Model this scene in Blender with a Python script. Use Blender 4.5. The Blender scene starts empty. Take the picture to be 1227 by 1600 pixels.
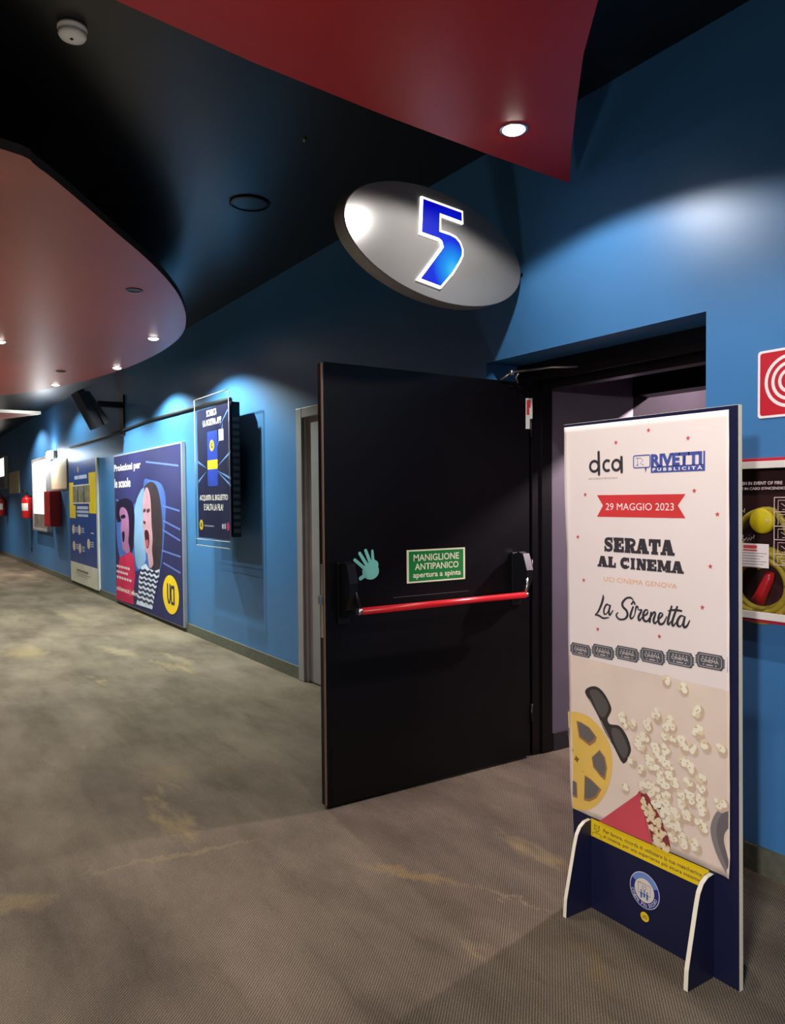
import bpy, bmesh, math, random
from mathutils import Vector, Matrix

# ------------------------------------------------------------------ camera, world, light, exposure
SC = bpy.context.scene
COL = SC.collection
SC.view_settings.view_transform = 'Standard'
SC.view_settings.look = 'None'
SC.view_settings.exposure = 0.0
SC.view_settings.gamma = 1.0
SC.view_settings.use_curve_mapping = False

YAW, TILT, ROLL, EYE = 0.58425, 0.03, 0.008, 1.43
fw = Vector((-math.cos(YAW), math.sin(YAW), 0)); rt = Vector((math.sin(YAW), math.cos(YAW), 0)); up = Vector((0, 0, 1))
f2 = fw*math.cos(TILT) - up*math.sin(TILT); u2 = up*math.cos(TILT) + fw*math.sin(TILT)
r3 = rt*math.cos(ROLL) - u2*math.sin(ROLL); u3 = u2*math.cos(ROLL) + rt*math.sin(ROLL)
cam_data = bpy.data.cameras.new('camera')
cam_data.sensor_width = 36; cam_data.lens = 27.0; cam_data.sensor_fit = 'AUTO'
cam_data.shift_y = 18/1600
cam_data.clip_start = 0.05; cam_data.clip_end = 200
cam = bpy.data.objects.new('camera', cam_data); COL.objects.link(cam)
M = Matrix.Identity(4)
for i in range(3):
    M[i][0] = r3[i]; M[i][1] = u3[i]; M[i][2] = -f2[i]
M.translation = Vector((0, 0, EYE))
cam.matrix_world = M
SC.camera = cam

world = bpy.data.worlds.new('hall_ambient'); SC.world = world
world.use_nodes = True
bg = world.node_tree.nodes['Background']
bg.inputs[0].default_value = (0.80, 0.86, 1.0, 1); bg.inputs[1].default_value = 0.05

def lamp(name, loc, watts, color, half=75, blend=0.2, size=0.03, aim=(0, 0, -1), parent=None):
    d = bpy.data.lights.new(name, 'SPOT'); d.energy = watts; d.color = color
    d.spot_size = math.radians(half*2); d.spot_blend = blend; d.shadow_soft_size = size
    o = bpy.data.objects.new(name, d); COL.objects.link(o)
    if parent: o.parent = parent; loc = Vector(loc) - parent.location
    o.location = loc
    o.rotation_euler = Vector(aim).to_track_quat('-Z', 'Y').to_euler()
    return o

WARM = (1.0, 0.90, 0.78); NEUT = (1.0, 0.95, 0.90); COOL = (0.90, 1.0, 0.90); ROSE = (1.0, 0.80, 0.86)
# added fill light without a fixture, brightens the poster stand from behind the viewer
lamp('added_stand_fill', (1.7, -3.6, 1.95), 960, (1.0, 0.94, 0.93), 13, 0.7, 0.10, (-3.25, 5.6, -0.95))
# unseen fill lights added overhead to lift the hall floor and far wall
lamp('added_hall_fill', (-3.7, -0.9, 2.86), 150, NEUT, 56, 0.8, 0.06)
lamp('added_hall_fill', (-1.6, -2.2, 2.86), 90, NEUT, 56, 0.8, 0.06)
lamp('added_hall_fill', (-6.6, -1.6, 2.86), 150, WARM, 56, 0.8, 0.06)
lamp('added_hall_fill', (-11.5, -1.0, 2.86), 200, WARM, 56, 0.8, 0.06)
lamp('added_hall_fill', (-17.0, 0.4, 2.86), 380, WARM, 60, 0.8, 0.06)
lamp('added_hall_fill', (-22.0, 0.8, 2.86), 420, WARM, 60, 0.8, 0.06)
# upward fill lights with no fixture, added to brighten the red ceiling panels
lamp('added_panel_fill', (-2.0, 0.3, 0.03), 85, WARM, 46, 1.0, 0.15, (0.0, 0.28, 1))
lamp('added_panel_fill', (-6.2, -0.6, 0.03), 120, WARM, 52, 1.0, 0.15, (0.02, 0.15, 1))
lamp('added_panel_fill', (-10.0, -0.6, 0.03), 260, (1.0, 0.82, 0.60), 52, 1.0, 0.15, (-0.05, 0.15, 1))
# lamp inside the auditorium entrance
lamp('entrance_lamp', (-2.5, 4.40, 2.29), 300, ROSE, 86, 0.1, 0.03)

# ------------------------------------------------------------------ materials
def lin(h):
    h = h.lstrip('#'); out = []
    for i in (0, 2, 4):
        c = int(h[i:i+2], 16)/255
        out.append(c/12.92 if c <= 0.04045 else ((c+0.055)/1.055)**2.4)
    return (*out, 1.0)
MATS = {}
def mat(name, hexc, rough=0.5, metal=0.0, var=0.06, scale=6.0, emit=0.0, bump=0.0, bscale=60.0, spec=0.5, coat=0.0):
    if name in MATS: return MATS[name]
    m = bpy.data.materials.new(name); m.use_nodes = True
    nt = m.node_tree; b = nt.nodes['Principled BSDF']
    c = lin(hexc)
    tc = nt.nodes.new('ShaderNodeTexCoord')
    nz = nt.nodes.new('ShaderNodeTexNoise'); nz.inputs['Scale'].default_value = scale; nz.inputs['Detail'].default_value = 4
    nt.links.new(tc.outputs['Object'], nz.inputs['Vector'])
    rp = nt.nodes.new('ShaderNodeValToRGB')
    lo = tuple(max(0, v*(1-var)) for v in c[:3]) + (1,); hi = tuple(min(1, v*(1+var)) for v in c[:3]) + (1,)
    rp.color_ramp.elements[0].position = 0.3; rp.color_ramp.elements[1].position = 0.7
    rp.color_ramp.elements[0].color = lo; rp.color_ramp.elements[1].color = hi
    nt.links.new(nz.outputs['Fac'], rp.inputs['Fac'])
    nt.links.new(rp.outputs['Color'], b.inputs['Base Color'])
    b.inputs['Roughness'].default_value = rough; b.inputs['Metallic'].default_value = metal
    b.inputs['Specular IOR Level'].default_value = spec
    b.inputs['Coat Weight'].default_value = coat
    if emit:
        nt.links.new(rp.outputs['Color'], b.inputs['Emission Color']); b.inputs['Emission Strength'].default_value = emit
    if bump:
        n2 = nt.nodes.new('ShaderNodeTexNoise'); n2.inputs['Scale'].default_value = bscale; n2.inputs['Detail'].default_value = 3
        nt.links.new(tc.outputs['Object'], n2.inputs['Vector'])
        bp = nt.nodes.new('ShaderNodeBump'); bp.inputs['Strength'].default_value = bump; bp.inputs['Distance'].default_value = 0.004
        nt.links.new(n2.outputs['Fac'], bp.inputs['Height']); nt.links.new(bp.outputs['Normal'], b.inputs['Normal'])
    MATS[name] = m
    return m

def carpet_material():
    m = bpy.data.materials.new('ribbed_carpet'); m.use_nodes = True
    nt = m.node_tree; N = nt.nodes; L = nt.links; b = N['Principled BSDF']
    b.inputs['Roughness'].default_value = 0.95; b.inputs['Specular IOR Level'].default_value = 0.1
    tc = N.new('ShaderNodeTexCoord')
    def noise(sc, det, rough=0.55, stretch=None, rot=0.0):
        mp = N.new('ShaderNodeMapping'); mp.inputs['Rotation'].default_value = (0, 0, rot)
        if stretch: mp.inputs['Scale'].default_value = stretch
        L.new(tc.outputs['Object'], mp.inputs['Vector'])
        n = N.new('ShaderNodeTexNoise'); n.inputs['Scale'].default_value = sc; n.inputs['Detail'].default_value = det
        n.inputs['Roughness'].default_value = rough
        L.new(mp.outputs['Vector'], n.inputs['Vector']); return n
    def ramp(src, a, bb, ca, cb):
        r = N.new('ShaderNodeValToRGB'); e = r.color_ramp.elements
        e[0].position = a; e[1].position = bb; e[0].color = ca; e[1].color = cb
        L.new(src, r.inputs['Fac']); return r
    def mix(kind, fac, a, bb):
        x = N.new('ShaderNodeMixRGB'); x.blend_type = kind
        if isinstance(fac, float): x.inputs[0].default_value = fac
        else: L.new(fac, x.inputs[0])
        for k, v in ((1, a), (2, bb)):
            if isinstance(v, tuple): x.inputs[k].default_value = v
            else: L.new(v, x.inputs[k])
        return x
    base = ramp(noise(1.6, 6, 0.6, (0.6, 1.3, 1), 0.1).outputs['Fac'], 0.32, 0.70, lin('#60564a'), lin('#8d8171'))
    # worn, yellowed patches and dark scuffs of the traffic lane
    worn = ramp(noise(0.9, 5, 0.65, (0.7, 1.9, 1), 0.05).outputs['Fac'], 0.62, 0.74, (0, 0, 0, 1), (1, 1, 1, 1))
    c1 = mix('MIX', worn.outputs['Color'], base.outputs['Color'], lin('#a8946a'))
    dirt = ramp(noise(2.6, 7, 0.7, (0.5, 2.4, 1), -0.12).outputs['Fac'], 0.30, 0.46, (0.80, 0.79, 0.77, 1), (1, 1, 1, 1))
    c2 = mix('MULTIPLY', 1.0, c1.outputs['Color'], dirt.outputs['Color'])
    # single stains: worn yellow patches and pale scuff arcs, each with its own place and outline
    def stain(prev, cx, cy, ang, rx, ry, col, strength):
        mp = N.new('ShaderNodeMapping'); mp.vector_type = 'TEXTURE'
        mp.inputs['Location'].default_value = (cx, cy, 0); mp.inputs['Rotation'].default_value = (0, 0, ang); mp.inputs['Scale'].default_value = (rx, ry, 1)
        wob = N.new('ShaderNodeTexNoise'); wob.inputs['Scale'].default_value = 9; wob.inputs['Detail'].default_value = 6; wob.inputs['Roughness'].default_value = 0.7
        L.new(tc.outputs['Object'], wob.inputs['Vector'])
        ad = N.new('ShaderNodeVectorMath'); ad.operation = 'MULTIPLY_ADD'; ad.inputs[1].default_value = (0.30, 0.30, 0); ad.inputs[2].default_value = (-0.15, -0.15, 0)
        L.new(wob.outputs['Color'], ad.inputs[0])
        a2 = N.new('ShaderNodeVectorMath'); a2.operation = 'ADD'; L.new(tc.outputs['Object'], a2.inputs[0]); L.new(ad.outputs[0], a2.inputs[1])
        L.new(a2.outputs[0], mp.inputs['Vector'])
        ln = N.new('ShaderNodeVectorMath'); ln.operation = 'LENGTH'; L.new(mp.outputs['Vector'], ln.inputs[0])
        rp_ = ramp(ln.outputs['Value'], 0.35, 1.3, (strength,)*3+(1,), (0, 0, 0, 1))
        return mix('MIX', rp_.outputs['Color'], prev.outputs['Color'], lin(col))
    for st_ in ((-2.37, 1.66, 0.55, .27, .055, '#b09460', 0.41), (-2.03, 1.85, 0.42, .22, .012, '#b8a888', 0.28), (-3.05, 0.95, 1.45, .40, .030, '#a8966e', 0.33), (-3.02, 0.36, 0.9, .16, .09, '#a8946a', 0.33),
                (-1.60, 1.78, -0.45, .16, .05, '#8f7c40', 0.33), (-8.05, 1.10, 0.1, .40, .22, '#b4a070', 0.33), (-10.3, 1.94, 0.1, .7, .12, '#b4a884', 0.28), (-7.58, 1.84, 0.2, .5, .10, '#b4a884', 0.28), (-7.0, 2.2, 0.15, .45, .06, '#b4a884', 0.28), (-4.04, 1.22, 0.3, .22, .10, '#94825a', 0.28)):
        c2 = stain(c2, *st_)
    # ribs
    mp = N.new('ShaderNodeMapping'); mp.inputs['Rotation'].default_value = (0, 0, math.radians(-45))
    L.new(tc.outputs['Object'], mp.inputs['Vector'])
    wv = N.new('ShaderNodeTexWave'); wv.wave_type = 'BANDS'; wv.bands_direction = 'X'
    wv.inputs['Scale'].default_value = 39.0; wv.inputs['Distortion'].default_value = 0.9; wv.inputs['Detail'].default_value = 2.0
    wv.inputs['Detail Scale'].default_value = 3.0
    L.new(mp.outputs['Vector'], wv.inputs['Vector'])
    rib = ramp(wv.outputs['Fac'], 0.1, 0.8, (0.56, 0.55, 0.54, 1), (1.12, 1.12, 1.12, 1))
    c3 = mix('MULTIPLY', 1.0, c2.outputs['Color'], rib.outputs['Color'])
    tuft = ramp(noise(260, 2).outputs['Fac'], 0.3, 0.7, (0.62, 0.62, 0.62, 1), (1.25, 1.25, 1.25, 1))
    c4 = mix('MULTIPLY', 1.0, c3.outputs['Color'], tuft.outputs['Color'])
    L.new(c4.outputs['Color'], b.inputs['Base Color'])
    bp = N.new('ShaderNodeBump'); bp.inputs['Strength'].default_value = 0.5; bp.inputs['Distance'].default_value = 0.003
    L.new(wv.outputs['Fac'], bp.inputs['Height']); L.new(bp.outputs['Normal'], b.inputs['Normal'])
    return m

def glass_material(name, tint, alpha_mix=0.85, rough=0.03):
    m = bpy.data.materials.new(name); m.use_nodes = True
    nt = m.node_tree; b = nt.nodes['Principled BSDF']; out = nt.nodes['Material Output']
    b.inputs['Base Color'].default_value = lin(tint); b.inputs['Roughness'].default_value = rough
    tr = nt.nodes.new('ShaderNodeBsdfTransparent'); tr.inputs[0].default_value = (0.95, 0.96, 0.96, 1)
    mx = nt.nodes.new('ShaderNodeMixShader')
    lw = nt.nodes.new('ShaderNodeTexNoise'); lw.inputs['Scale'].default_value = 3
    mr = nt.nodes.new('ShaderNodeMapRange'); mr.inputs['To Min'].default_value = 1-alpha_mix-0.02; mr.inputs['To Max'].default_value = 1-alpha_mix+0.02
    nt.links.new(lw.outputs['Fac'], mr.inputs['Value']); nt.links.new(mr.outputs['Result'], mx.inputs[0])
    nt.links.new(tr.outputs[0], mx.inputs[1]); nt.links.new(b.outputs[0], mx.inputs[2])
    nt.links.new(mx.outputs[0], out.inputs[0])
    return m

CARPET = carpet_material()
BLUE = mat('blue_wall_paint', '#3d76ad', 0.42, var=0.05, scale=2.0, bump=0.06, bscale=40)
BLACKC = mat('black_ceiling_paint', '#07080c', 0.34, var=0.15, scale=1.5)
RED = mat('red_soffit_paint', '#a01316', 0.45, var=0.05, scale=2.0)
ROSEP = mat('rose_soffit_paint', '#a5483a', 0.40, var=0.06, scale=1.2)
RIM = mat('soffit_rim', '#4a4444', 0.6)
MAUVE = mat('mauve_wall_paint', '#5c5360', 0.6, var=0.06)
MAUVE_DIM = mat('mauve_wall_paint_dimmed', '#1f1b20', 0.85, spec=0.1, var=0.06)  # mauve paint darkened to offset the close entrance lamp's overexposure
BLACK = mat('black_paint', '#070609', 0.38, var=0.2, scale=3, bump=0.03, spec=0.3)
BLACKM = mat('black_metal', '#121216', 0.35, 0.2)
SKIRT = mat('skirting_carpet', '#56584a', 0.9, var=0.2, scale=30, bump=0.4, bscale=200)
GREYM = mat('grey_enamel', '#8f9092', 0.45)
LGREY = mat('light_grey_enamel', '#c0c2c2', 0.45)
STEEL = mat('brushed_steel', '#d0d0d4', 0.28, 1.0)
SEAL = mat('beige_seal', '#8a7560', 0.7)
BARRED = mat('red_bar', '#d5222c', 0.32)
WHITE = mat('white_paint', '#ecebe6', 0.5)
CREAM = mat('cream_edge', '#f8f2da', 0.6)
NAVY = mat('navy_board', '#15183a', 0.42, var=0.08)
PAPER = mat('poster_paper', '#f1e5e0', 0.55, var=0.015)
INK = mat('charcoal_ink', '#37333a', 0.6)
INKRED = mat('red_ink', '#d8383a', 0.6)
INKSTAR = mat('star_ink', '#cf4a4e', 0.6)
INKBLUE = mat('blue_ink', '#4654a0', 0.6)
INKORA = mat('orange_ink', '#eeb184', 0.6)
INKGREY = mat('slate_ink', '#54565c', 0.6)
INKWHITE = mat('white_ink', '#f6eeea', 0.6)
PHOTO = mat('photo_beige', '#ead7c6', 0.55, var=0.06, scale=5)
YEL = mat('yellow_print', '#f2cf1c', 0.5)
GREEN = mat('sign_green', '#0c7a38', 0.5)
GLOW = mat('photoluminescent_cream', '#e2e2c0', 0.6)
MINT = mat('mint_vinyl', '#7fd0c4', 0.55)
EXTRED = mat('extinguisher_red', '#d3201f', 0.3)
DKRED = mat('dark_red_enamel', '#a01820', 0.4)
FRAMERED = mat('cabinet_red', '#b3243a', 0.4)
RUBBER = mat('black_rubber', '#141414', 0.7)
BULB = mat('lit_bulb', '#fff6ea', 0.4, emit=30, var=0.0)
SILVER = mat('silver_sign_paint', '#737271', 0.21, 0.12, var=0.03, spec=0.4)
SILVERD = mat('silver_sign_side', '#7d7975', 0.5, 0.3, var=0.03)

# ------------------------------------------------------------------ geometry helpers
def link_mesh(name, bm, m, parent=None):
    me = bpy.data.meshes.new(name); bmesh.ops.recalc_face_normals(bm, faces=bm.faces[:]) if bm.faces else None
    bm.to_mesh(me); bm.free()
    for x in (m if isinstance(m, (list, tuple)) else [m]): me.materials.append(x)
    o = bpy.data.objects.new(name, me); COL.objects.link(o)
    if parent:
        o.parent = parent
        o.matrix_parent_inverse = parent.matrix_world.inverted() if parent.type != 'EMPTY' else Matrix.Translation(-parent.location)
    return o
def tag(o, label=None, cat=None, group=None, kind=None):
    if label: o['label'] = label
    if cat: o['category'] = cat
    if group: o['group'] = group
    if kind: o['kind'] = kind
    return o
def thing(name, loc, label, cat, group=None, kind=None):
    o = bpy.data.objects.new(name, None); COL.objects.link(o); o.location = loc; o.empty_display_size = 0.1
    return tag(o, label, cat, group, kind)
def box(bm, x0, x1, y0, y1, z0, z1, bev=0.0, seg=2):
    r = bmesh.ops.create_cube(bm, size=1.0)
    for v in r['verts']:
        v.co = Vector((x0+(v.co.x+.5)*(x1-x0), y0+(v.co.y+.5)*(y1-y0), z0+(v.co.z+.5)*(z1-z0)))
    if bev:
        ed = list({e for v in r['verts'] for e in v.link_edges})
        bmesh.ops.bevel(bm, geom=ed, offset=bev, segments=seg, affect='EDGES', profile=0.5)
def boxes(name, bl, m, parent=None, bev=0.0):
    bm = bmesh.new()
    for b in bl: box(bm, *b, bev=bev)
    return link_mesh(name, bm, m, parent)
def tube(bm, pts, r, n=10, cap=True):
    pts = [Vector(p) for p in pts]; rings = []; nrm = None
    for i, p in enumerate(pts):
        t = (pts[min(i+1, len(pts)-1)] - pts[max(i-1, 0)]).normalized()
        if nrm is None:
            a = Vector((0, 0, 1)) if abs(t.z) < 0.9 else Vector((1, 0, 0)); nrm = t.cross(a).normalized()
        else:
            nrm = (nrm - t*nrm.dot(t)).normalized()
        bt = t.cross(nrm); rr = r[i] if isinstance(r, (list, tuple)) else r
        rings.append([bm.verts.new(p + (nrm*math.cos(2*math.pi*k/n) + bt*math.sin(2*math.pi*k/n))*rr) for k in range(n)])
    for a, b in zip(rings, rings[1:]):
        for k in range(n):
            f = bm.faces.new((a[k], a[(k+1) % n], b[(k+1) % n], b[k])); f.smooth = True
    if cap:
        bm.faces.new(rings[0][::-1]); bm.faces.new(rings[-1])
def lathe(bm, prof, c, axis=(0, 0, 1), n=32):
    ax = Vector(axis).normalized(); a = Vector((1, 0, 0)) if abs(ax.x) < 0.9 else Vector((0, 1, 0))
    u = ax.cross(a).normalized(); v = ax.cross(u); c = Vector(c); rings = []
    for r, h in prof:
        if r < 1e-6: rings.append([bm.verts.new(c + ax*h)])
        else: rings.append([bm.verts.new(c + ax*h + (u*math.cos(2*math.pi*k/n) + v*math.sin(2*math.pi*k/n))*r) for k in range(n)])
    for A, B in zip(rings, rings[1:]):
        for k in range(n):
            if len(A) == 1 and len(B) == 1: break
            if len(A) == 1: f = bm.faces.new((A[0], B[k], B[(k+1) % n]))
            elif len(B) == 1: f = bm.faces.new((A[k], A[(k+1) % n], B[0]))
            else: f = bm.faces.new((A[k], A[(k+1) % n], B[(k+1) % n], B[k]))
            f.smooth = True
def prism(bm, pts3, off):
    off = Vector(off); A = [bm.verts.new(Vector(p)) for p in pts3]; B = [bm.verts.new(Vector(p)+off) for p in pts3]
    n = len(A); bm.faces.new(A); bm.faces.new(B[::-1])
    for k in range(n): bm.faces.new((A[k], B[k], B[(k+1) % n], A[(k+1) % n]))
def smooth2(pts, sub=6, closed=False):
    n = len(pts); out = []
    rng = range(n) if closed else range(n-1)
    for i in rng:
        g = lambda k: Vector(pts[k % n]) if closed else Vector(pts[max(0, min(n-1, k))])
        p0, p1, p2, p3 = g(i-1), g(i), g(i+1), g(i+2)
        for s in range(sub):
            t = s/sub
            out.append(tuple(0.5*((2*p1) + (-p0+p2)*t + (2*p0-5*p1+4*p2-p3)*t*t + (-p0+3*p1-3*p2+p3)*t**3)))
    if not closed: out.append(tuple(pts[-1]))
    return out
def ell(c, a, b, n=28, a0=0.0, a1=2*math.pi):
    full = abs(a1-a0-2*math.pi) < 1e-6
    return [(c[0]+a*math.cos(a0+(a1-a0)*k/(n if full else n-1)), c[1]+b*math.sin(a0+(a1-a0)*k/(n if full else n-1))) for k in range(n)]
def star(c, r, n=5, q=0.42, rot=math.pi/2):
    return [(c[0]+(r if k % 2 == 0 else r*q)*math.cos(rot+math.pi*k/n), c[1]+(r if k % 2 == 0 else r*q)*math.sin(rot+math.pi*k/n)) for k in range(2*n)]

class Art:
    """flat print on a plane: points are (u, v) on it, each layer a fraction of a millimetre in front of the last"""
    def __init__(s, U, V, N, O=(0, 0, 0), step=0.0004):
        s.U, s.V, s.N, s.O, s.step = Vector(U), Vector(V), Vector(N), Vector(O), step
    def P(s, p, lay): return s.O + s.U*p[0] + s.V*p[1] + s.N*(lay*s.step)
    def put(s, name, polys, m, lay, parent=None):
        vs, fs = [], []
        for i, pl in enumerate(polys):
            k = len(vs); vs += [s.P(p, lay+(i % 19)*0.045) for p in pl]; fs.append(tuple(range(k, k+len(pl))))
        me = bpy.data.meshes.new(name); me.from_pydata(vs, [], fs); me.materials.append(m); me.validate()
        o = bpy.data.objects.new(name, me); COL.objects.link(o)
        if parent:
            o.parent = parent
            o.matrix_parent_inverse = Matrix.Translation(-parent.location) if parent.type == 'EMPTY' else parent.matrix_world.inverted()
        return o
    def put_each(s, name, polys, m, lay, parent=None):
        return [s.put(name, [p], m, lay, parent) for p in polys]
    def text(s, name, body, q, m, lay, parent=None, bold=0.0, shear=0.0, vfit=True):
        """q = top left, bottom left, top right, bottom right"""
        u0 = (q[0][0]+q[1][0])/2; u1 = (q[2][0]+q[3][0])/2; v0 = (q[1][1]+q[3][1])/2; v1 = (q[0][1]+q[2][1])/2
        cd = bpy.data.curves.new('lettering', 'FONT'); cd.body = body; cd.offset = bold; cd.shear = shear; cd.resolution_u = 3
        if '\n' in body: cd.align_x = 'CENTER'
        ob = bpy.data.objects.new('lettering', cd); COL.objects.link(ob)
        bpy.context.view_layer.update()
        me = bpy.data.meshes.new_from_object(ob.evaluated_get(bpy.context.evaluated_depsgraph_get()))
        bpy.data.objects.remove(ob); bpy.data.curves.remove(cd)
        xs = [v.co.x for v in me.vertices]; ys = [v.co.y for v in me.vertices]
        ax, bx, ay, by = min(xs), max(xs), min(ys), max(ys)
        for v in me.vertices:
            v.co = s.P((u0+(v.co.x-ax)/(bx-ax)*(u1-u0), v0+(v.co.y-ay)/(by-ay)*(v1-v0)), lay)
        me.name = name; me.materials.clear(); me.materials.append(m)
        o = bpy.data.objects.new(name, me); COL.objects.link(o)
        if parent:
            o.parent = parent
            o.matrix_parent_inverse = Matrix.Translation(-parent.location) if parent.type == 'EMPTY' else parent.matrix_world.inverted()
        return o
def stroke(pts, w, sub=5, cap=True, smooth=True):
    """a brush line as quads: pts (u, v), w width or list of widths"""
    n0 = len(pts); ws = list(w) if isinstance(w, (list, tuple)) else [w]*n0
    if smooth and n0 > 2:
        P3 = smooth2([(p[0], p[1], ws[i]) for i, p in enumerate(pts)], sub)
    else: P3 = [(p[0], p[1], ws[i]) for i, p in enumerate(pts)]
    L, R = [], []
    for i, p in enumerate(P3):
        a = P3[max(0, i-1)]; b = P3[min(len(P3)-1, i+1)]
        dx, dy = b[0]-a[0], b[1]-a[1]; d = math.hypot(dx, dy) or 1
        nx, ny = -dy/d*p[2]/2, dx/d*p[2]/2
        L.append((p[0]+nx, p[1]+ny)); R.append((p[0]-nx, p[1]-ny))
    out = [[L[i], L[i+1], R[i+1], R[i]] for i in range(len(P3)-1)]
    if cap:
        for p in (P3[0], P3[-1]): out.append(ell((p[0], p[1]), p[2]/2, p[2]/2, 10))
    return out
def rect(q): return [q[0], q[1], q[3], q[2]]
def rrect(x0, x1, y0, y1, r, n=5):
    out = []
    for cx, cy, a in ((x1-r, y1-r, 0), (x0+r, y1-r, 90), (x0+r, y0+r, 180), (x1-r, y0+r, 270)):
        for k in range(n): t = math.radians(a+90*k/(n-1)); out.append((cx+r*math.cos(t), cy+r*math.sin(t)))
    return out
def ring(c, a, b, w, n=30, a0=0.0, a1=2*math.pi):
    o = ell(c, a, b, n, a0, a1); i = ell(c, a-w, b-w, n, a0, a1); m_ = len(o)
    full = abs(a1-a0-2*math.pi) < 1e-6
    return [[o[k], o[(k+1) % m_], i[(k+1) % m_], i[k]] for k in range(m_ if full else m_-1)]

# ------------------------------------------------------------------ setting
WY = 2.76
def struct(name, bl, m, label, cat):
    return tag(boxes(name, bl, m), label, cat, kind='structure')
struct('floor', [(-32, 5, -9, 8, -0.10, 0.0)], CARPET, 'worn grey brown ribbed carpet of the cinema corridor', 'floor')
struct('ceiling', [(-32, 5, -9, WY, 3.30, 3.40)], BLACKC, 'black painted corridor ceiling above the red panels', 'ceiling')
struct('wall_right', [(-32, -5.45, WY, 3.0, 0, 3.4), (-4.36, -3.233, WY, 3.0, 0, 3.4), (-1.886, 4.5, WY, 3.0, 0, 3.4),
       (-5.45, -4.36, WY, 3.0, 2.11, 3.4), (-3.233, -1.886, WY, 3.0, 2.176, 3.4)], BLUE, 'long blue corridor wall with the open auditorium doorway', 'wall')
struct('baseboard_left', [(-32, -5.52, 2.742, WY, 0, 0.10)], SKIRT, 'dark carpet baseboard along the far blue wall', 'baseboard')
struct('baseboard_middle', [(-4.30, -3.233, 2.742, WY, 0, 0.10)], SKIRT, 'dark carpet baseboard behind the open black door', 'baseboard')
struct('baseboard_right', [(-1.886, 4.5, 2.742, WY, 0, 0.10)], SKIRT, 'dark carpet baseboard beneath the fire hose cabinet', 'baseboard')
# entrance passage behind the doorway
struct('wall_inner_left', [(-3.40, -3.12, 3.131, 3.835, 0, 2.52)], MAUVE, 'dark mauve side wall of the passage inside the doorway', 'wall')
struct('wall_inner_far', [(-3.40, -3.12, 3.836, 6.70, 0, 2.52)], MAUVE_DIM, 'side wall of the passage beyond the black beam', 'wall')  # same side wall, colour lowered where the entrance lamp hits it closely
struct('wall_inner_back', [(-3.119, -0.4, 6.50, 6.70, 0, 2.52)], MAUVE_DIM, 'dark mauve end wall of the passage seen above the poster stand', 'wall')
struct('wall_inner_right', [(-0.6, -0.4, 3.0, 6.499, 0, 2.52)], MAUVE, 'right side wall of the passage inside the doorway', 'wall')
struct('ceiling_inner', [(-3.40, -0.4, 3.0, 6.70, 2.521, 2.62)], BLACKC, 'black ceiling of the passage inside the doorway', 'ceiling')
struct('trim_2', [(-3.119, -0.61, 3.83, 3.98, 2.055, 2.52)], BLACK, 'black beam across the passage above the poster stand', 'beam')
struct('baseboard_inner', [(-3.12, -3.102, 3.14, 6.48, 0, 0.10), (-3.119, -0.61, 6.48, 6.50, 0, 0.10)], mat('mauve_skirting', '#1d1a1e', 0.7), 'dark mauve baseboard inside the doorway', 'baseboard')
# black steel frame of the open door
fr = thing('trim_1', (-3.17, 3.0, 0), 'black steel frame around the open auditorium doorway', 'door frame', kind='structure')
boxes('jamb', [(-3.233, -3.115, 2.985, 3.13, 0, 2.176), (-3.16, -3.105, 3.05, 3.13, 0, 2.05)], BLACK, fr, bev=0.003)
boxes('jamb', [(-1.99, -1.886, 2.985, 3.13, 0, 2.176)], BLACK, fr, bev=0.003)
boxes('frame_head', [(-3.114, -1.991, 2.985, 3.13, 2.075, 2.176), (-3.10, -1.991, 3.05, 3.13, 2.035, 2.076)], BLACK, fr, bev=0.003)
# second, closed door behind the leaf
d2 = thing('door_2', (-4.9, 2.80, 0), 'closed grey door with light grey frame behind the open black door', 'door', kind='structure')
boxes('door_frame', [(-5.52, -5.42, 2.735, 2.84, 0, 2.16), (-4.37, -4.30, 2.735, 2.84, 0, 2.16), (-5.42, -4.37, 2.735, 2.84, 2.08, 2.16)], GREYM, d2, bev=0.006)
boxes('door_stop', [(-5.42, -5.40, 2.76, 2.83, 0, 2.08), (-4.39, -4.37, 2.76, 2.83, 0, 2.08)], LGREY, d2)
boxes('door_panel', [(-5.40, -4.39, 2.775, 2.82, 0.01, 2.079)], GREYM, d2)

# ------------------------------------------------------------------ the open black door
LX = -3.10
dr = thing('door_1', (LX-0.03, 2.95, 0), 'open black auditorium door with a red panic bar', 'door', kind='structure')
boxes('door_leaf', [(LX-0.057, LX, 1.678, 2.952, 0.012, 2.064)], BLACK, dr, bev=0.003)
boxes('edge_strip', [(LX-0.017, LX-0.003, 1.674, 1.679, 0.02, 2.06)], SEAL, dr)
boxes('kick_plate', [(LX, LX+0.0012, 1.70, 2.93, 0.016, 0.285)], BLACK, dr)
lt = boxes('latch_plate', [(LX-0.034, LX-0.012, 1.671, 1.678, 0.80, 1.14)], STEEL, dr)
boxes('latch_bolt', [(LX-0.032, LX-0.018, 1.655, 1.672, 0.955, 0.995)], STEEL, lt, bev=0.002)
for z in (0.25, 1.05, 1.82):
    bm = bmesh.new(); tube(bm, [(LX+0.004, 2.962, z-0.05), (LX+0.004, 2.962, z+0.05)], 0.008, 10); link_mesh('hinge', bm, BLACKM, dr)
pb = boxes('panic_bar', [(LX, LX+0.012, 1.735, 1.80, 0.86, 1.145), (LX, LX+0.012, 2.815, 2.88, 0.86, 1.145)], BLACKM, dr, bev=0.003)
BX = LX+0.108; BZ = 0.925
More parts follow.
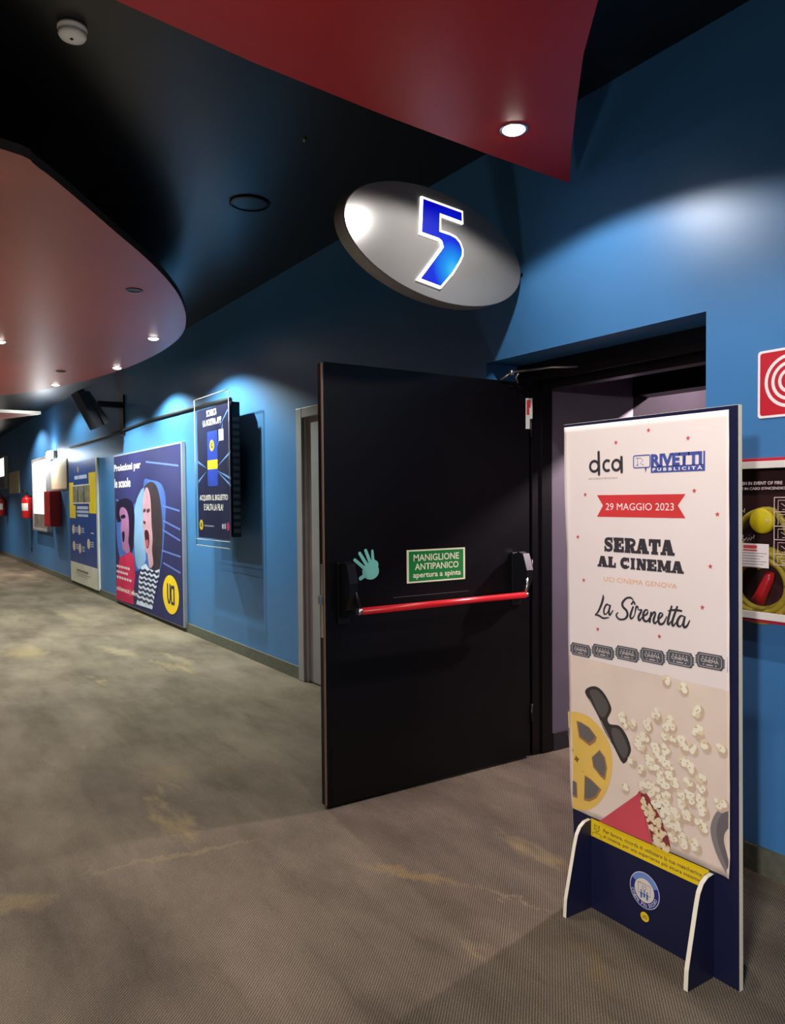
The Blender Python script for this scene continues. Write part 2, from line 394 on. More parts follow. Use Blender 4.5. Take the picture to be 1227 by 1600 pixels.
for y, yb, s in ((1.765, 1.80, 1), (2.848, 2.815, -1)):
    prof = [(0.0, 0.885), (0.0, 1.135), (0.035, 1.150), (0.066, 1.140), (0.098, 1.055), (0.095, 1.00), (0.06, 0.93)]
    bm = bmesh.new(); prism(bm, [(LX+0.012+a, y-0.021, z) for a, z in prof], (0, 0.042, 0)); link_mesh('arm_housing', bm, BLACKM, pb)
    bm = bmesh.new(); prism(bm, [(LX+0.079, y-0.022, 1.142), (LX+0.083, y-0.022, 1.142), (LX+0.113, y-0.022, 1.055), (LX+0.109, y-0.022, 1.055)], (0, 0.044, 0))
    link_mesh('housing_plate', bm, STEEL if s < 0 else BLACKM, pb)
    bm = bmesh.new(); tube(bm, [(LX+0.095, y+0.01*s, 1.03), (LX+0.113, y+0.02*s, 0.98), (BX, yb, BZ)], 0.0075, 10); link_mesh('lever_arm', bm, STEEL if s < 0 else BLACKM, pb)
bm = bmesh.new(); tube(bm, [(BX, 1.80, BZ), (BX, 2.815, BZ)], 0.0165, 20); link_mesh('push_rod', bm, BARRED, pb)
bm = bmesh.new(); tube(bm, [(BX, 2.812, BZ), (BX, 2.832, BZ)], 0.013, 16); tube(bm, [(BX, 1.783, BZ), (BX, 1.803, BZ)], 0.017, 16); link_mesh('rod_cap', bm, STEEL, pb)
# overhead closer arm
cl = boxes('door_closer', [(LX, LX+0.012, 2.80, 2.83, 2.03, 2.06)], BLACKM, dr)
bm = bmesh.new(); tube(bm, [(LX+0.01, 2.735, 2.062), (LX+0.05, 2.78, 2.10)], 0.006, 8); tube(bm, [(LX+0.05, 2.78, 2.10), (LX+0.20, 2.92, 2.118), (LX+0.325, 2.985, 2.108)], 0.0065, 8); link_mesh('closer_arm', bm, mat('dull_steel', '#8c8882', 0.4, 0.9), cl)
bm = bmesh.new(); lathe(bm, [(0, -0.014), (0.013, -0.014), (0.013, 0.014), (0, 0.014)], (LX+0.05, 2.78, 2.10), n=14); link_mesh('arm_joint', bm, STEEL, cl)
bm = bmesh.new(); tube(bm, [(LX+0.075, 2.81, 2.10), (LX+0.06, 2.80, 2.075), (LX+0.065, 2.81, 2.045)], 0.005, 8); link_mesh('stay_hook', bm, MATS['dull_steel'], cl)

LA = Art((0, 1, 0), (0, 0, 1), (1, 0, 0), (LX, 0, 0))
sg = thing('door_sign', (LX, 2.31, 1.10), 'small green rectangular sign with white lettering on the black door', 'sign')
q = [(2.128,1.182),(2.134,1.023),(2.499,1.189),(2.494,1.02)]
u0, u1, v0, v1 = (q[0][0]+q[1][0])/2, (q[2][0]+q[3][0])/2, (q[1][1]+q[3][1])/2, (q[0][1]+q[2][1])/2
boxes('sign_plate', [(LX+0.0002, LX+0.002, u0, u1, v0, v1)], GLOW, sg)
LA.put('green_field', [[(u0+.012, v0+.008), (u1-.012, v0+.008), (u1-.012, v1-.008), (u0+.012, v1-.008)]], GREEN, 6, sg)
W_ = u1-u0; H_ = v1-v0
def sub(a, b, c, d): return [(u0+W_*a, v0+H_*d), (u0+W_*a, v0+H_*c), (u0+W_*b, v0+H_*d), (u0+W_*b, v0+H_*c)]
LA.text('sign_text', 'MANIGLIONE', sub(.11, .89, .65, .86), GLOW, 7, sg, 0.018)
LA.text('sign_text', 'ANTIPANICO', sub(.13, .88, .385, .585), GLOW, 7, sg, 0.018)
LA.text('sign_text', 'apertura a spinta', sub(.10, .92, .10, .31), GLOW, 7, sg, 0.018)

hd = [(1.892,1.107),(1.836,1.152),(1.902,1.125),(1.863,1.182),(1.921,1.136),(1.896,1.194),(1.937,1.135),(1.933,1.191),(1.899,1.081),(1.866,1.063),(1.923,1.094),(1.937,1.123)]
pol = []
for a, b, w0, w1 in ((0, 1, .017, .0165), (2, 3, .019, .0165), (4, 5, .018, .0165), (6, 7, .018, .013), (8, 9, .020, .019)): pol += stroke([hd[a], hd[b]], [w0, w1])
pol.append(ell(hd[10], .047, .0395, 30)); pol.append(ell(hd[11], .030, .026, 24))
tag(LA.put('hand_sticker', pol, MINT, 1), 'pale mint sticker of an open hand on the black door', 'sticker')
cs = thing('door_tag', (LX, 2.95, 1.90), 'narrow white and red label near the top hinge of the black door', 'label')
q = [(2.926,1.981),(2.925,1.814),(2.976,1.984),(2.975,1.817)]
LA.put('tag_sheet', [rect(q)], WHITE, 1, cs)
q = [(2.933,1.971),(2.932,1.891),(2.961,1.973),(2.961,1.931)]
LA.put('tag_print', [[q[0], q[1], (q[1][0]+.02, q[1][1]), (q[1][0]+.02, q[3][1]), q[3], q[2]]], INKRED, 2, cs)
boxes('door_scuff', [(LX+0.0003, LX+0.0009, 2.05, 2.52, 0.957, 0.9595)], mat('scratch_mark', '#4a464c', 0.6), dr)

# ------------------------------------------------------------------ red ceiling panels with their downlights
def cloud(name, pts, z, th, mu, label, rim=RIM):
    bm = bmesh.new(); prism(bm, [(p[0], p[1], z) for p in pts], (0, 0, th))
    for f in bm.faces: f.material_index = 0 if abs(f.normal.z) > .5 else 1
    o = link_mesh(name, bm, [mu, rim])
    for f in o.data.polygons: f.material_index = 0 if abs(f.normal.z) > .5 else 1
    return tag(o, label, 'ceiling panel', kind='thing')
CZ = 2.90
left_edge = [(-2.353,0.597),(-2.431,1.05),(-2.494,1.625),(-2.533,2.168),(-2.558,2.694)]
right_edge = [(-2.317,2.452),(-2.064,2.209),(-1.802,1.964),(-1.585,1.79)]
fin = [(-1.75, -2.4), (-1.98, -1.2), (-2.2, -0.2)] + left_edge + right_edge + [(-1.20, 1.52), (-0.6, 1.15), (0.2, 0.4), (0.6, -0.8), (0.4, -2.4)]
cloud('hanging_canopy', fin, CZ, 0.05, RED, 'bright red pointed ceiling panel above the doorway with one lit downlight', RED)
oval = [(-3.581,0.433),(-3.694,0.597),(-3.965,0.809),(-4.338,1.079),(-4.723,1.36),(-5.189,1.654),(-5.645,1.883),(-6.124,2.067),(-6.599,2.198),(-7.099,2.266),(-7.785,2.288),(-8.587,2.244),(-9.476,2.107),(-10.35,1.914),(-11.09,1.656),(-11.7,1.346)]
oval = oval + [(-12.4, 0.6), (-12.6, -0.8), (-11.5, -2.4), (-8.5, -3.3), (-5.5, -2.9), (-3.9, -1.6), (-3.48, -0.4)]
cloud('hanging_canopy', smooth2(oval, 4, True), CZ, 0.045, ROSEP, 'large curved dusty red ceiling panel over the corridor with several downlights')
far = [(-13.84,2.195),(-13.87,1.59)] + [(-17, -0.5), (-19, 0.5)] + [(-15.03,1.721)]
cloud('hanging_canopy', far, CZ, 0.05, mat('salmon_soffit_paint', '#c05a48', 0.5), 'thin salmon red ceiling panel farthest down the corridor')

def downlight(x, y, label, watts, color, half=70, blend=0.4, z=CZ, lit=True, r=0.045, group=None):
    t = thing('downlight', (x, y, z), label, 'downlight', group)
    bm = bmesh.new(); lathe(bm, [(r, 0.0), (r+0.012, 0.0), (r+0.012, -0.004), (r, -0.006), (r, 0.0)], (x, y, z), n=24)
    link_mesh('trim_ring', bm, STEEL if lit else BLACKM, t)
    bm = bmesh.new()
    if lit:
        lathe(bm, [(r, -0.001), (r*.85, -0.010), (r*.5, -0.016), (0, -0.018)], (x, y, z), n=24); link_mesh('bulb', bm, BULB, t)
        lamp('downlight_beam', (x, y, z-0.03), watts, color, half, blend, 0.03, parent=t)
    else:
        lathe(bm, [(r, -0.002), (0, -0.0025)], (x, y, z), n=24); link_mesh('dark_bulb', bm, BLACKM, t)
    return t
downlight(-2.31, 2.12, 'brightly lit round downlight near the tip of the bright red panel', 50, NEUT, 77, 0.22)
downlight(-0.95, 1.30, 'round downlight of the red panel above the fire hose cabinet', 95, NEUT, 74, 0.25)
lp = [(-6.953,2.046),(-8.667,2.149),(-10.29,1.807),(-7.806,0.909),(-5.448,1.477),(-9.214,1.674)]
downlight(*lp[0], 'lit downlight nearest the right rim of the dusty red panel', 320, COOL, 72, 0.35)
downlight(*lp[1], 'second lit downlight along the wall side rim of the dusty red panel', 340, COOL, 72, 0.35)
downlight(*lp[2], 'lit downlight farthest along the wall side rim of the dusty red panel', 340, COOL, 72, 0.35)
downlight(*lp[3], 'lit downlight at the left edge of the photo in the dusty red panel', 120, WARM, 72, 0.35)
downlight(*lp[4], 'unlit dark downlight in the dusty red panel, nearest the viewer', 0, COOL, lit=False)
downlight(*lp[5], 'small unlit dark downlight far along the dusty red panel', 0, COOL, lit=False)
downlight(-3.85, 0.40, 'downlight at the near rim of the dusty red panel', 50, ROSE, 75, 0.4)
downlight(-13.6, 1.9, 'downlight of the corridor beyond the dusty red panel', 170, COOL, 72, 0.35, z=3.30)
downlight(-17.4, 1.9, 'downlight of the corridor close to the wall extinguishers', 300, WARM, 72, 0.35, z=3.30)

sd = thing('smoke_detector', (-3.251, 0.659, 3.30), 'white round smoke detector on the black ceiling', 'smoke detector')
bm = bmesh.new(); lathe(bm, [(0, 0), (0.056, 0), (0.056, -0.012), (0.050, -0.016), (0.050, -0.024)], (-3.251, 0.659, 3.30)); link_mesh('detector_base', bm, WHITE, sd)
bm = bmesh.new(); lathe(bm, [(0.050, -0.024), (0.053, -0.034), (0.046, -0.044), (0.022, -0.050), (0, -0.050)], (-3.251, 0.659, 3.30)); link_mesh('detector_cap', bm, WHITE, sd)
bm = bmesh.new(); lathe(bm, [(0.007, -0.0495), (0.006, -0.053), (0, -0.053)], (-3.245, 0.655, 3.30), n=12); link_mesh('sensor_button', bm, RUBBER, sd)
sp = thing('ceiling_speaker', (-4.546, 1.951, 3.30), 'faint black round speaker grille on the black ceiling', 'speaker')
bm = bmesh.new(); lathe(bm, [(0.115, 0), (0.125, -0.002), (0.125, -0.010), (0.112, -0.012)], (-4.546, 1.951, 3.30)); link_mesh('speaker_rim', bm, mat('soft_black', '#15161b', 0.4), sp)
bm = bmesh.new(); lathe(bm, [(0.112, -0.006), (0.06, -0.009), (0, -0.010)], (-4.546, 1.951, 3.30)); link_mesh('speaker_grille', bm, BLACKM, sp)
bm = bmesh.new(); lathe(bm, [(0.012, 0), (0.012, -0.01), (0.005, -0.02), (0, -0.02)], (-3.592, 1.85, 3.30), n=12)
tag(link_mesh('sprinkler_head', bm, mat('dull_steel', '#8c8882', 0.4, 0.9)), 'tiny metal sprinkler stud on the black ceiling', 'sprinkler')

# ------------------------------------------------------------------ oval number sign
SO = Vector((-2.824, 2.152, 2.585)); SU = Vector((-0.175, 0.9846, 0)); SV = Vector((-0.059, -0.0105, 0.9982)); SN = SU.cross(SV).normalized()
sn = thing('number_sign', SO, 'silver oval sign with a glowing blue number 5 above the doorway', 'sign')
NE = 72; A_, B_ = 0.586, 0.257
bm = bmesh.new()
def erow(sa, n_): return [bm.verts.new(SO + SU*(A_*sa*math.cos(2*math.pi*k/NE)) + SV*((B_-A_*(1-sa))*math.sin(2*math.pi*k/NE)) + SN*n_) for k in range(NE)]
r0 = erow(1.0, -0.062); r1 = erow(1.0, -0.002)
for k in range(NE): f = bm.faces.new((r0[k], r0[(k+1) % NE], r1[(k+1) % NE], r1[k])); f.smooth = True
bm.faces.new(r0)
link_mesh('sign_rim', bm, SILVERD, sn)
bm = bmesh.new(); r1 = erow(1.0, -0.002); r2 = erow(0.994, 0.002); c_ = bm.verts.new(SO + SN*0.002)
r3_ = [bm.verts.new(SO + (v.co-SO)*0.5 + SN*0.002) for v in r2]
for a, b in ((r1, r2), (r2, r3_)):
    for k in range(NE): bm.faces.new((a[k], a[(k+1) % NE], b[(k+1) % NE], b[k]))
for k in range(NE): bm.faces.new((r3_[k], r3_[(k+1) % NE], c_))
link_mesh('sign_face', bm, SILVER, sn)
FIVE = [(-0.135, 0.194), (0.143, 0.197), (0.141, 0.135), (-0.012, 0.135), (-0.018, 0.070), (0.047, 0.070), (0.085, 0.064), (0.115, 0.046), (0.132, 0.015), (0.129, -0.018), (0.105, -0.055),
        (0.051, -0.120), (-0.036, -0.201), (-0.190, -0.190), (-0.038, -0.027), (-0.017, -0.004), (-0.022, 0.012), (-0.035, 0.018), (-0.157, 0.020)]
def inset(poly, d):
    n = len(poly); out = []; area = sum(poly[i][0]*poly[(i+1) % n][1]-poly[(i+1) % n][0]*poly[i][1] for i in range(n)); s = 1 if area > 0 else -1
    for i in range(n):
        a, b, c = Vector(poly[i-1]), Vector(poly[i]), Vector(poly[(i+1) % n])
        e1 = (b-a).normalized(); e2 = (c-b).normalized(); n1 = Vector((-e1.y, e1.x))*s; n2 = Vector((-e2.y, e2.x))*s
        k = (n1+n2); k = k/max(0.35, k.dot(n1)); out.append(tuple(b + k*d))
    return out
SA = Art(SU, SV, SN, SO)
bm = bmesh.new(); prism(bm, [SA.P(p, 8) for p in FIVE], SN*0.010)
link_mesh('number_outline', bm, mat('lit_white_acrylic', '#fff8ee', 0.4, emit=1.7, var=0.0), sn)
def five_material():
    m = bpy.data.materials.new('lit_blue_acrylic'); m.use_nodes = True; nt = m.node_tree; b = nt.nodes['Principled BSDF']
    tc = nt.nodes.new('ShaderNodeTexCoord'); 
    # the tube behind the acrylic sits low down in the numeral: brightest there
    vm = nt.nodes.new('ShaderNodeVectorMath'); vm.operation = 'DISTANCE'
    hot = SA.P((0.055, -0.105), 0); vm.inputs[1].default_value = hot
    nt.links.new(tc.outputs['Object'], vm.inputs[0])
    rp = nt.nodes.new('ShaderNodeValToRGB'); e = rp.color_ramp.elements
    e[0].position = 0.0; e[0].color = lin('#4fd8ff'); e[1].position = 0.30; e[1].color = lin('#0606c0')
    x = e.new(0.06); x.color = lin('#16a0f8'); x = e.new(0.14); x.color = lin('#0630e8')
    nt.links.new(vm.outputs['Value'], rp.inputs['Fac']); nt.links.new(rp.outputs['Color'], b.inputs['Emission Color'])
    b.inputs['Emission Strength'].default_value = 0.9; b.inputs['Base Color'].default_value = lin('#020420'); b.inputs['Roughness'].default_value = 0.5; b.inputs['Specular IOR Level'].default_value = 0.2
    return m
SA.put('number_face', [inset(FIVE, 0.0105)], five_material(), 8+27, sn)
bm = bmesh.new(); q = SO + SU*0.55 - SN*0.035; tube(bm, [q, (q.x, 2.765, q.z)], 0.012, 12)
link_mesh('mounting_rod', bm, BLACKM, sn)

# ------------------------------------------------------------------ poster stand
st = thing('display_stand', (-1.61, 2.037, 0), 'tall navy display stand on two slotted feet beside the open doorway', 'display stand')
pq = [(-1.96,1.693),(-1.285,1.698),(-1.271,0.003)]
XL1, XR1, ZT, XR0 = pq[0][0], pq[1][0], (pq[0][1]+pq[1][1])/2, pq[2][0]
XL0 = XL1+0.055
bm = bmesh.new(); prism(bm, [(XL0, 2.033, 0.0), (XR0, 2.033, 0.0), (XR1, 2.033, ZT), (XL1, 2.033, ZT)], (0, 0.017, 0)); link_mesh('stand_panel_core', bm, CREAM, st).name = 'board_edge'
bm = bmesh.new(); prism(bm, [(XL0+.0005, 2.0316, 0.001), (XR0-.0005, 2.0316, 0.001), (XR1-.0005, 2.0316, ZT-.001), (XL1+.0005, 2.0316, ZT-.001)], (0, 0.0014, 0)); link_mesh('board_face', bm, NAVY, st)
bm = bmesh.new(); prism(bm, [(XL0+.0005, 2.05, 0.001), (XR0-.0005, 2.05, 0.001), (XR1-.0005, 2.05, ZT-.001), (XL1+.0005, 2.05, ZT-.001)], (0, 0.0012, 0)); link_mesh('board_back', bm, NAVY, st)
for xf in (-1.838, -1.362):
    prof = [(2.031, 0.0), (1.908, 0.0), (1.912, 0.06), (1.955, 0.235), (1.966, 0.272), (1.982, 0.296), (2.004, 0.309), (2.031, 0.312)]
    back = [(2.052, 0.0), (2.17, 0.0), (2.165, 0.06), (2.13, 0.235), (2.11, 0.29), (2.052, 0.312)]
    bm = bmesh.new(); prism(bm, [(xf-0.007, y, z) for y, z in prof], (0.014, 0, 0)); prism(bm, [(xf-0.007, y, z) for y, z in back], (0.014, 0, 0))
    ft = link_mesh('foot', bm, CREAM, st)
    bm = bmesh.new()
    for xs in (xf-0.0082, xf+0.0070): prism(bm, [(xs, y+0.0006 if y < 2.0 else y, max(z-0.0006, .0006)) for y, z in prof], (0.0012, 0, 0)); prism(bm, [(xs, y, max(z-0.0006, .0006)) for y, z in back], (0.0012, 0, 0))
    link_mesh('foot_face', bm, NAVY, ft)
ST = Art((1, 0, 0), (0, 0, 1), (0, -1, 0), (0, 2.0316, 0))
yb = [(-1.83,0.336),(-1.83,0.256),(-1.386,0.327),(-1.423,0.255)]
yv0 = (yb[1][1]+yb[3][1])/2
band = ST.put('yellow_band', [[(yb[1][0], yv0), (-1.371, yv0), (-1.371, yv0+0.062), (yb[1][0], yv0+0.062)]], YEL, 1, st)
tag(band, 'yellow reminder strip with small dark lettering')
bx0 = yb[1][0]
ST.text('band_text', 'Per favore, ricorda di utilizzare la tua mascherina', [(bx0+.055, yv0+.044), (bx0+.055, yv0+.029), (-1.395, yv0+.044), (-1.395, yv0+.029)], INK, 2, band, 0.006)
ST.text('band_text', 'al cinema, per una esperienza più sicura insieme', [(bx0+.055, yv0+.024), (bx0+.055, yv0+.009), (-1.40, yv0+.024), (-1.40, yv0+.009)], INK, 2, band, 0.006)
pic = []; hx, hz = bx0+.026, yv0+.037
pic += stroke([(hx-.011, hz+.011), (hx-.011, hz-.004), (hx, hz-.016), (hx+.011, hz-.004), (hx+.011, hz+.011)], .0016, smooth=False)
pic += stroke([(hx-.012, hz+.006), (hx+.012, hz+.006)], .0016) + stroke([(hx-.012, hz+.006), (hx, hz-.006), (hx+.012, hz+.006)], .0016, smooth=False) + stroke([(hx-.012, hz-.006), (hx, hz-.014), (hx+.012, hz-.006)], .0014, smooth=False)
pic += stroke([(hx-.021, hz-.032), (hx-.016, hz-.021), (hx, hz-.019), (hx+.016, hz-.021), (hx+.021, hz-.032)], .0016)
ST.put('mask_icon', pic, INK, 2, band)
bc = [(-1.604,0.157)][0]
RB = 0.0585
ST.put('badge_border', [ell(bc, RB, RB, 48)], mat('pale_lilac_ink', '#cfd0e6', 0.5), 1, st)
bd = ST.put('round_badge', [ell(bc, RB*.955, RB*.955, 48)], mat('badge_navy', '#232a78', 0.5), 2, st); tag(bd, 'round blue badge printed on the lower board')
ST.put('badge_arc', [p for p in ring(bc, RB*.955, RB*.955, RB*.28, 24, math.radians(25), math.radians(150))], mat('badge_light_blue', '#6f8fcc', 0.5), 3, bd)
ST.put('badge_centre', [ell(bc, RB*.66, RB*.66, 40)], mat('badge_cream', '#ded6cc', 0.5), 4, bd)
sc_ = []
x, z = bc; s_ = RB
sc_ += stroke([(x-.40*s_, z+.36*s_), (x+.40*s_, z+.36*s_), (x+.40*s_, z-.22*s_), (x-.40*s_, z-.22*s_), (x-.40*s_, z+.36*s_)], .0016, smooth=False)
sc_ += stroke([(x, z-.02*s_), (x-.15*s_, z+.14*s_), (x-.09*s_, z+.25*s_), (x, z+.18*s_), (x+.09*s_, z+.25*s_), (x+.15*s_, z+.14*s_), (x, z-.02*s_)], .0016, smooth=False)
ST.put('screen_icon', sc_, INKGREY, 5, bd)
pp = []
for dx, hh in ((-.2, .34), (0, .26), (.2, .34)):
    pp.append(ell((x+dx*s_, z-.06*s_), .05*s_, .05*s_, 10)); pp.append([(x+dx*s_-.08*s_, z-.14*s_), (x+dx*s_+.08*s_, z-.14*s_), (x+dx*s_+.05*s_, z-.14*s_-hh*s_), (x+dx*s_-.05*s_, z-.14*s_-hh*s_)])
ST.put('people_icon', pp, mat('icon_blue', '#4a6aa8', 0.5), 5, bd)
txt = 'CINEMA PIÙ SICURO'; n_ = len(txt)
def arc_text(art, name, txt, c, r, h, a0, a1, m, lay, parent):
    """lettering set along the lower arc, all letters joined into one mesh"""
    vs, fs = [], []; n = len(txt)
    for k, ch in enumerate(txt):
        if ch == ' ': continue
        a = a0 + (a1-a0)*k/(n-1); ww = h*0.62 if ch not in 'IÌ' else h*.22
        o = art.text('letter', ch, [(-ww/2, h/2), (-ww/2, -h/2), (ww/2, h/2), (ww/2, -h/2)], m, 0, None, 0.02)
        ca, sa = math.cos(a+math.pi/2), math.sin(a+math.pi/2); k0 = len(vs)
        for v in o.data.vertices:
            d = v.co - art.O; u_, v_ = d.dot(art.U), d.dot(art.V)
            vs.append(art.P((c[0]+r*math.cos(a)+u_*ca-v_*sa, c[1]+r*math.sin(a)+u_*sa+v_*ca), lay))
        fs += [tuple(k0+i for i in p.vertices) for p in o.data.polygons]
        me = o.data; bpy.data.objects.remove(o); bpy.data.meshes.remove(me)
    me = bpy.data.meshes.new(name); me.from_pydata(vs, [], fs); me.materials.append(m)
    o = bpy.data.objects.new(name, me); COL.objects.link(o)
    if parent: o.parent = parent
    return o
arc_text(ST, 'badge_text', txt, bc, RB*.80, RB*.20, math.radians(195), math.radians(342), MATS['pale_lilac_ink'], 5, bd)
uc = [(-1.603,0.07)][0]
ub = ST.put('yellow_logo_badge', [ell(uc, .0165, .0155, 32)], YEL, 1, st)
ST.text('logo_text', 'UCI', [(uc[0]-.009, uc[1]+.006), (uc[0]-.009, uc[1]-.006), (uc[0]+.009, uc[1]+.006), (uc[0]+.009, uc[1]-.006)], NAVY, 2, ub, 0.02)

# ------------------------------------------------------------------ paper poster taped to the stand
po = thing('event_poster', (-1.63, 2.026, 0.32), 'pale paper cinema evening poster covering the front of the navy stand', 'poster')
tl, bl, tr, br = [(-1.951,1.685),(-1.918,0.325),(-1.311,1.683),(-1.3,0.322)]
bm = bmesh.new(); NU, NV = 50, 62; grid = []
def paper_pt(a, b):
    x = (bl[0]*(1-b)+tl[0]*b)*(1-a) + (br[0]*(1-b)+tr[0]*b)*a; z = (bl[1]*(1-b)+tl[1]*b)*(1-a) + (br[1]*(1-b)+tr[1]*b)*a
    e = 0.0016*max(0, (abs(a-.5)-.485)/.015)*math.sin(b*17+a*3) + 0.006*max(0, (a-.96)/.04)**2*max(0, (.06-b)/.06) + 0.004*max(0, (.02-a)/.02)*(0.5+.5*math.sin(b*9))
    return Vector((x, 2.0282-abs(e), z))
for j in range(NV+1): grid.append([bm.verts.new(paper_pt(i/NU, j/NV)) for i in range(NU+1)])
for j in range(NV):
    for i in range(NU): f = bm.faces.new((grid[j][i], grid[j][i+1], grid[j+1][i+1], grid[j+1][i])); f.smooth = True
pap = link_mesh('paper_sheet', bm, [PAPER, PHOTO], po)
for f_ in pap.data.polygons: f_.material_index = 1 if f_.center.z < 0.878 else 0
sol = pap.modifiers.new('thickness', 'SOLIDIFY'); sol.thickness = 0.0003; sol.offset = 0
PA = Art((1, 0, 0), (0, 0, 1), (0, -1, 0), (0, 2.0278, 0), 0.0003)
stars = [(-1.719,1.616),(-1.589,1.646),(-1.445,1.611),(-1.853,1.445),(-1.423,1.452),(-1.346,1.382),(-1.887,1.297),(-1.368,1.228),(-1.86,1.147),(-1.394,1.104),(-1.797,0.984),(-1.546,0.995)]
PA.put_each('star_print', [star(p, .0085) for p in stars], INKSTAR, 2, po)
# logo with lower case letters
lc = [(-1.812,1.541),(-1.756,1.541),(-1.717,1.541)]
dd = []
dd += ring(lc[0], .0235, .0225, .0095) + ring(lc[2], .0215, .0215, .0095) + ring(lc[1], .0205, .022, .0095, 24, math.radians(50), math.radians(310))
for p in stroke([(-1.793,1.588),(-1.791,1.513)], .0105): dd.append(p)
for p in stroke([(-1.696,1.566),(-1.695,1.518)], .0105): dd.append(p)
PA.put('letter_logo', dd, INK, 2, po)
tg = [(-1.838,1.503),(-1.838,1.497),(-1.694,1.503),(-1.694,1.498)]
PA.put('tiny_print', [[(tg[0][0]+i*.0085, tg[1][1]), (tg[0][0]+i*.0085+(.006 if i % 4 else .0075), tg[1][1]), (tg[0][0]+i*.0085+(.006 if i % 4 else .0075), tg[0][1]-.001), (tg[0][0]+i*.0085, tg[0][1]-.001)] for i in range(15)], mat('pale_grey_ink', '#cbbdb9', .6), 2, po)
rv = [(-1.58,1.57),(-1.58,1.532),(-1.387,1.569),(-1.393,1.527),(-1.58,1.533),(-1.58,1.51),(-1.387,1.529),(-1.387,1.511)]
rz0 = (rv[5][1]+rv[7][1])/2; rz1 = (rv[4][1]+rv[6][1])/2; rzt = (rv[0][1]+rv[2][1])/2; rx0 = rv[4][0]; rx1 = rv[6][0]
lg = PA.put('bar_logo', [[(rx0, rz0), (rx1, rz0), (rx1, rz1), (rx0, rz1)], [(rx1-.006, rz0), (rx1, rz0), (rx1, rzt), (rx1-.006, rzt)]], INKBLUE, 2, po)
PA.text('logo_text', 'RIVETTI', [(rx0, rzt), (rx0, rz1-.002), (rx1-.010, rzt), (rx1-.010, rz1-.002)], INKBLUE, 2, lg, 0.055)
PA.text('logo_subtext', 'P U B B L I C I T À', [(rx0+.007, rz1-.004), (rx0+.007, rz0+.005), (rx1-.009, rz1-.002), (rx1-.009, rz0+.005)], INKWHITE, 3, lg, 0.03)
bb = [(-1.647,1.568),(-1.647,1.53),(-1.583,1.568),(-1.583,1.528),(-1.604,1.529),(-1.599,1.512),(-1.595,1.529)]
bu = []
x0, x1, z0, z1 = bb[0][0], bb[2][0], (bb[1][1]+bb[3][1])/2, (bb[0][1]+bb[2][1])/2
for k, pts_ in enumerate((rrect(x0, x1, z0, z1, .006),)): bu += stroke(pts_+[pts_[0]], .0035, smooth=False, cap=False)
bu += [[bb[4], bb[5], bb[6]]]
bu += stroke([(x0+.016, z0+.008), (x0+.016, z1-.008)], .0016) + stroke([(x0+.010, z1-.008), (x0+.026, z1-.008), (x0+.038, z1-.016), (x0+.026, z1-.026), (x0+.040, z0+.008)], .0016, smooth=False) + stroke([(x0+.010, z0+.008), (x0+.020, z0+.008)], .0016)
PA.put('bubble_logo', bu, INKBLUE, 2, po)
rb = [(-1.8,1.442),(-1.453,1.443),(-1.48,1.407),(-1.453,1.37),(-1.804,1.368),(-1.774,1.408)]
zt_, zb_, zm_ = (rb[0][1]+rb[1][1])/2, (rb[3][1]+rb[4][1])/2, (rb[2][1]+rb[5][1])/2
rbn = PA.put('date_ribbon', [[(rb[0][0], zt_), (rb[5][0], zm_), (rb[0][0], zb_), (rb[1][0], zb_), (rb[2][0], zm_), (rb[1][0], zt_)]], INKRED, 2, po)
PA.text('date_text', '29 MAGGIO 2023', [(-1.762,1.415),(-1.762,1.391),(-1.494,1.415),(-1.494,1.393)], INKWHITE, 3, rbn)

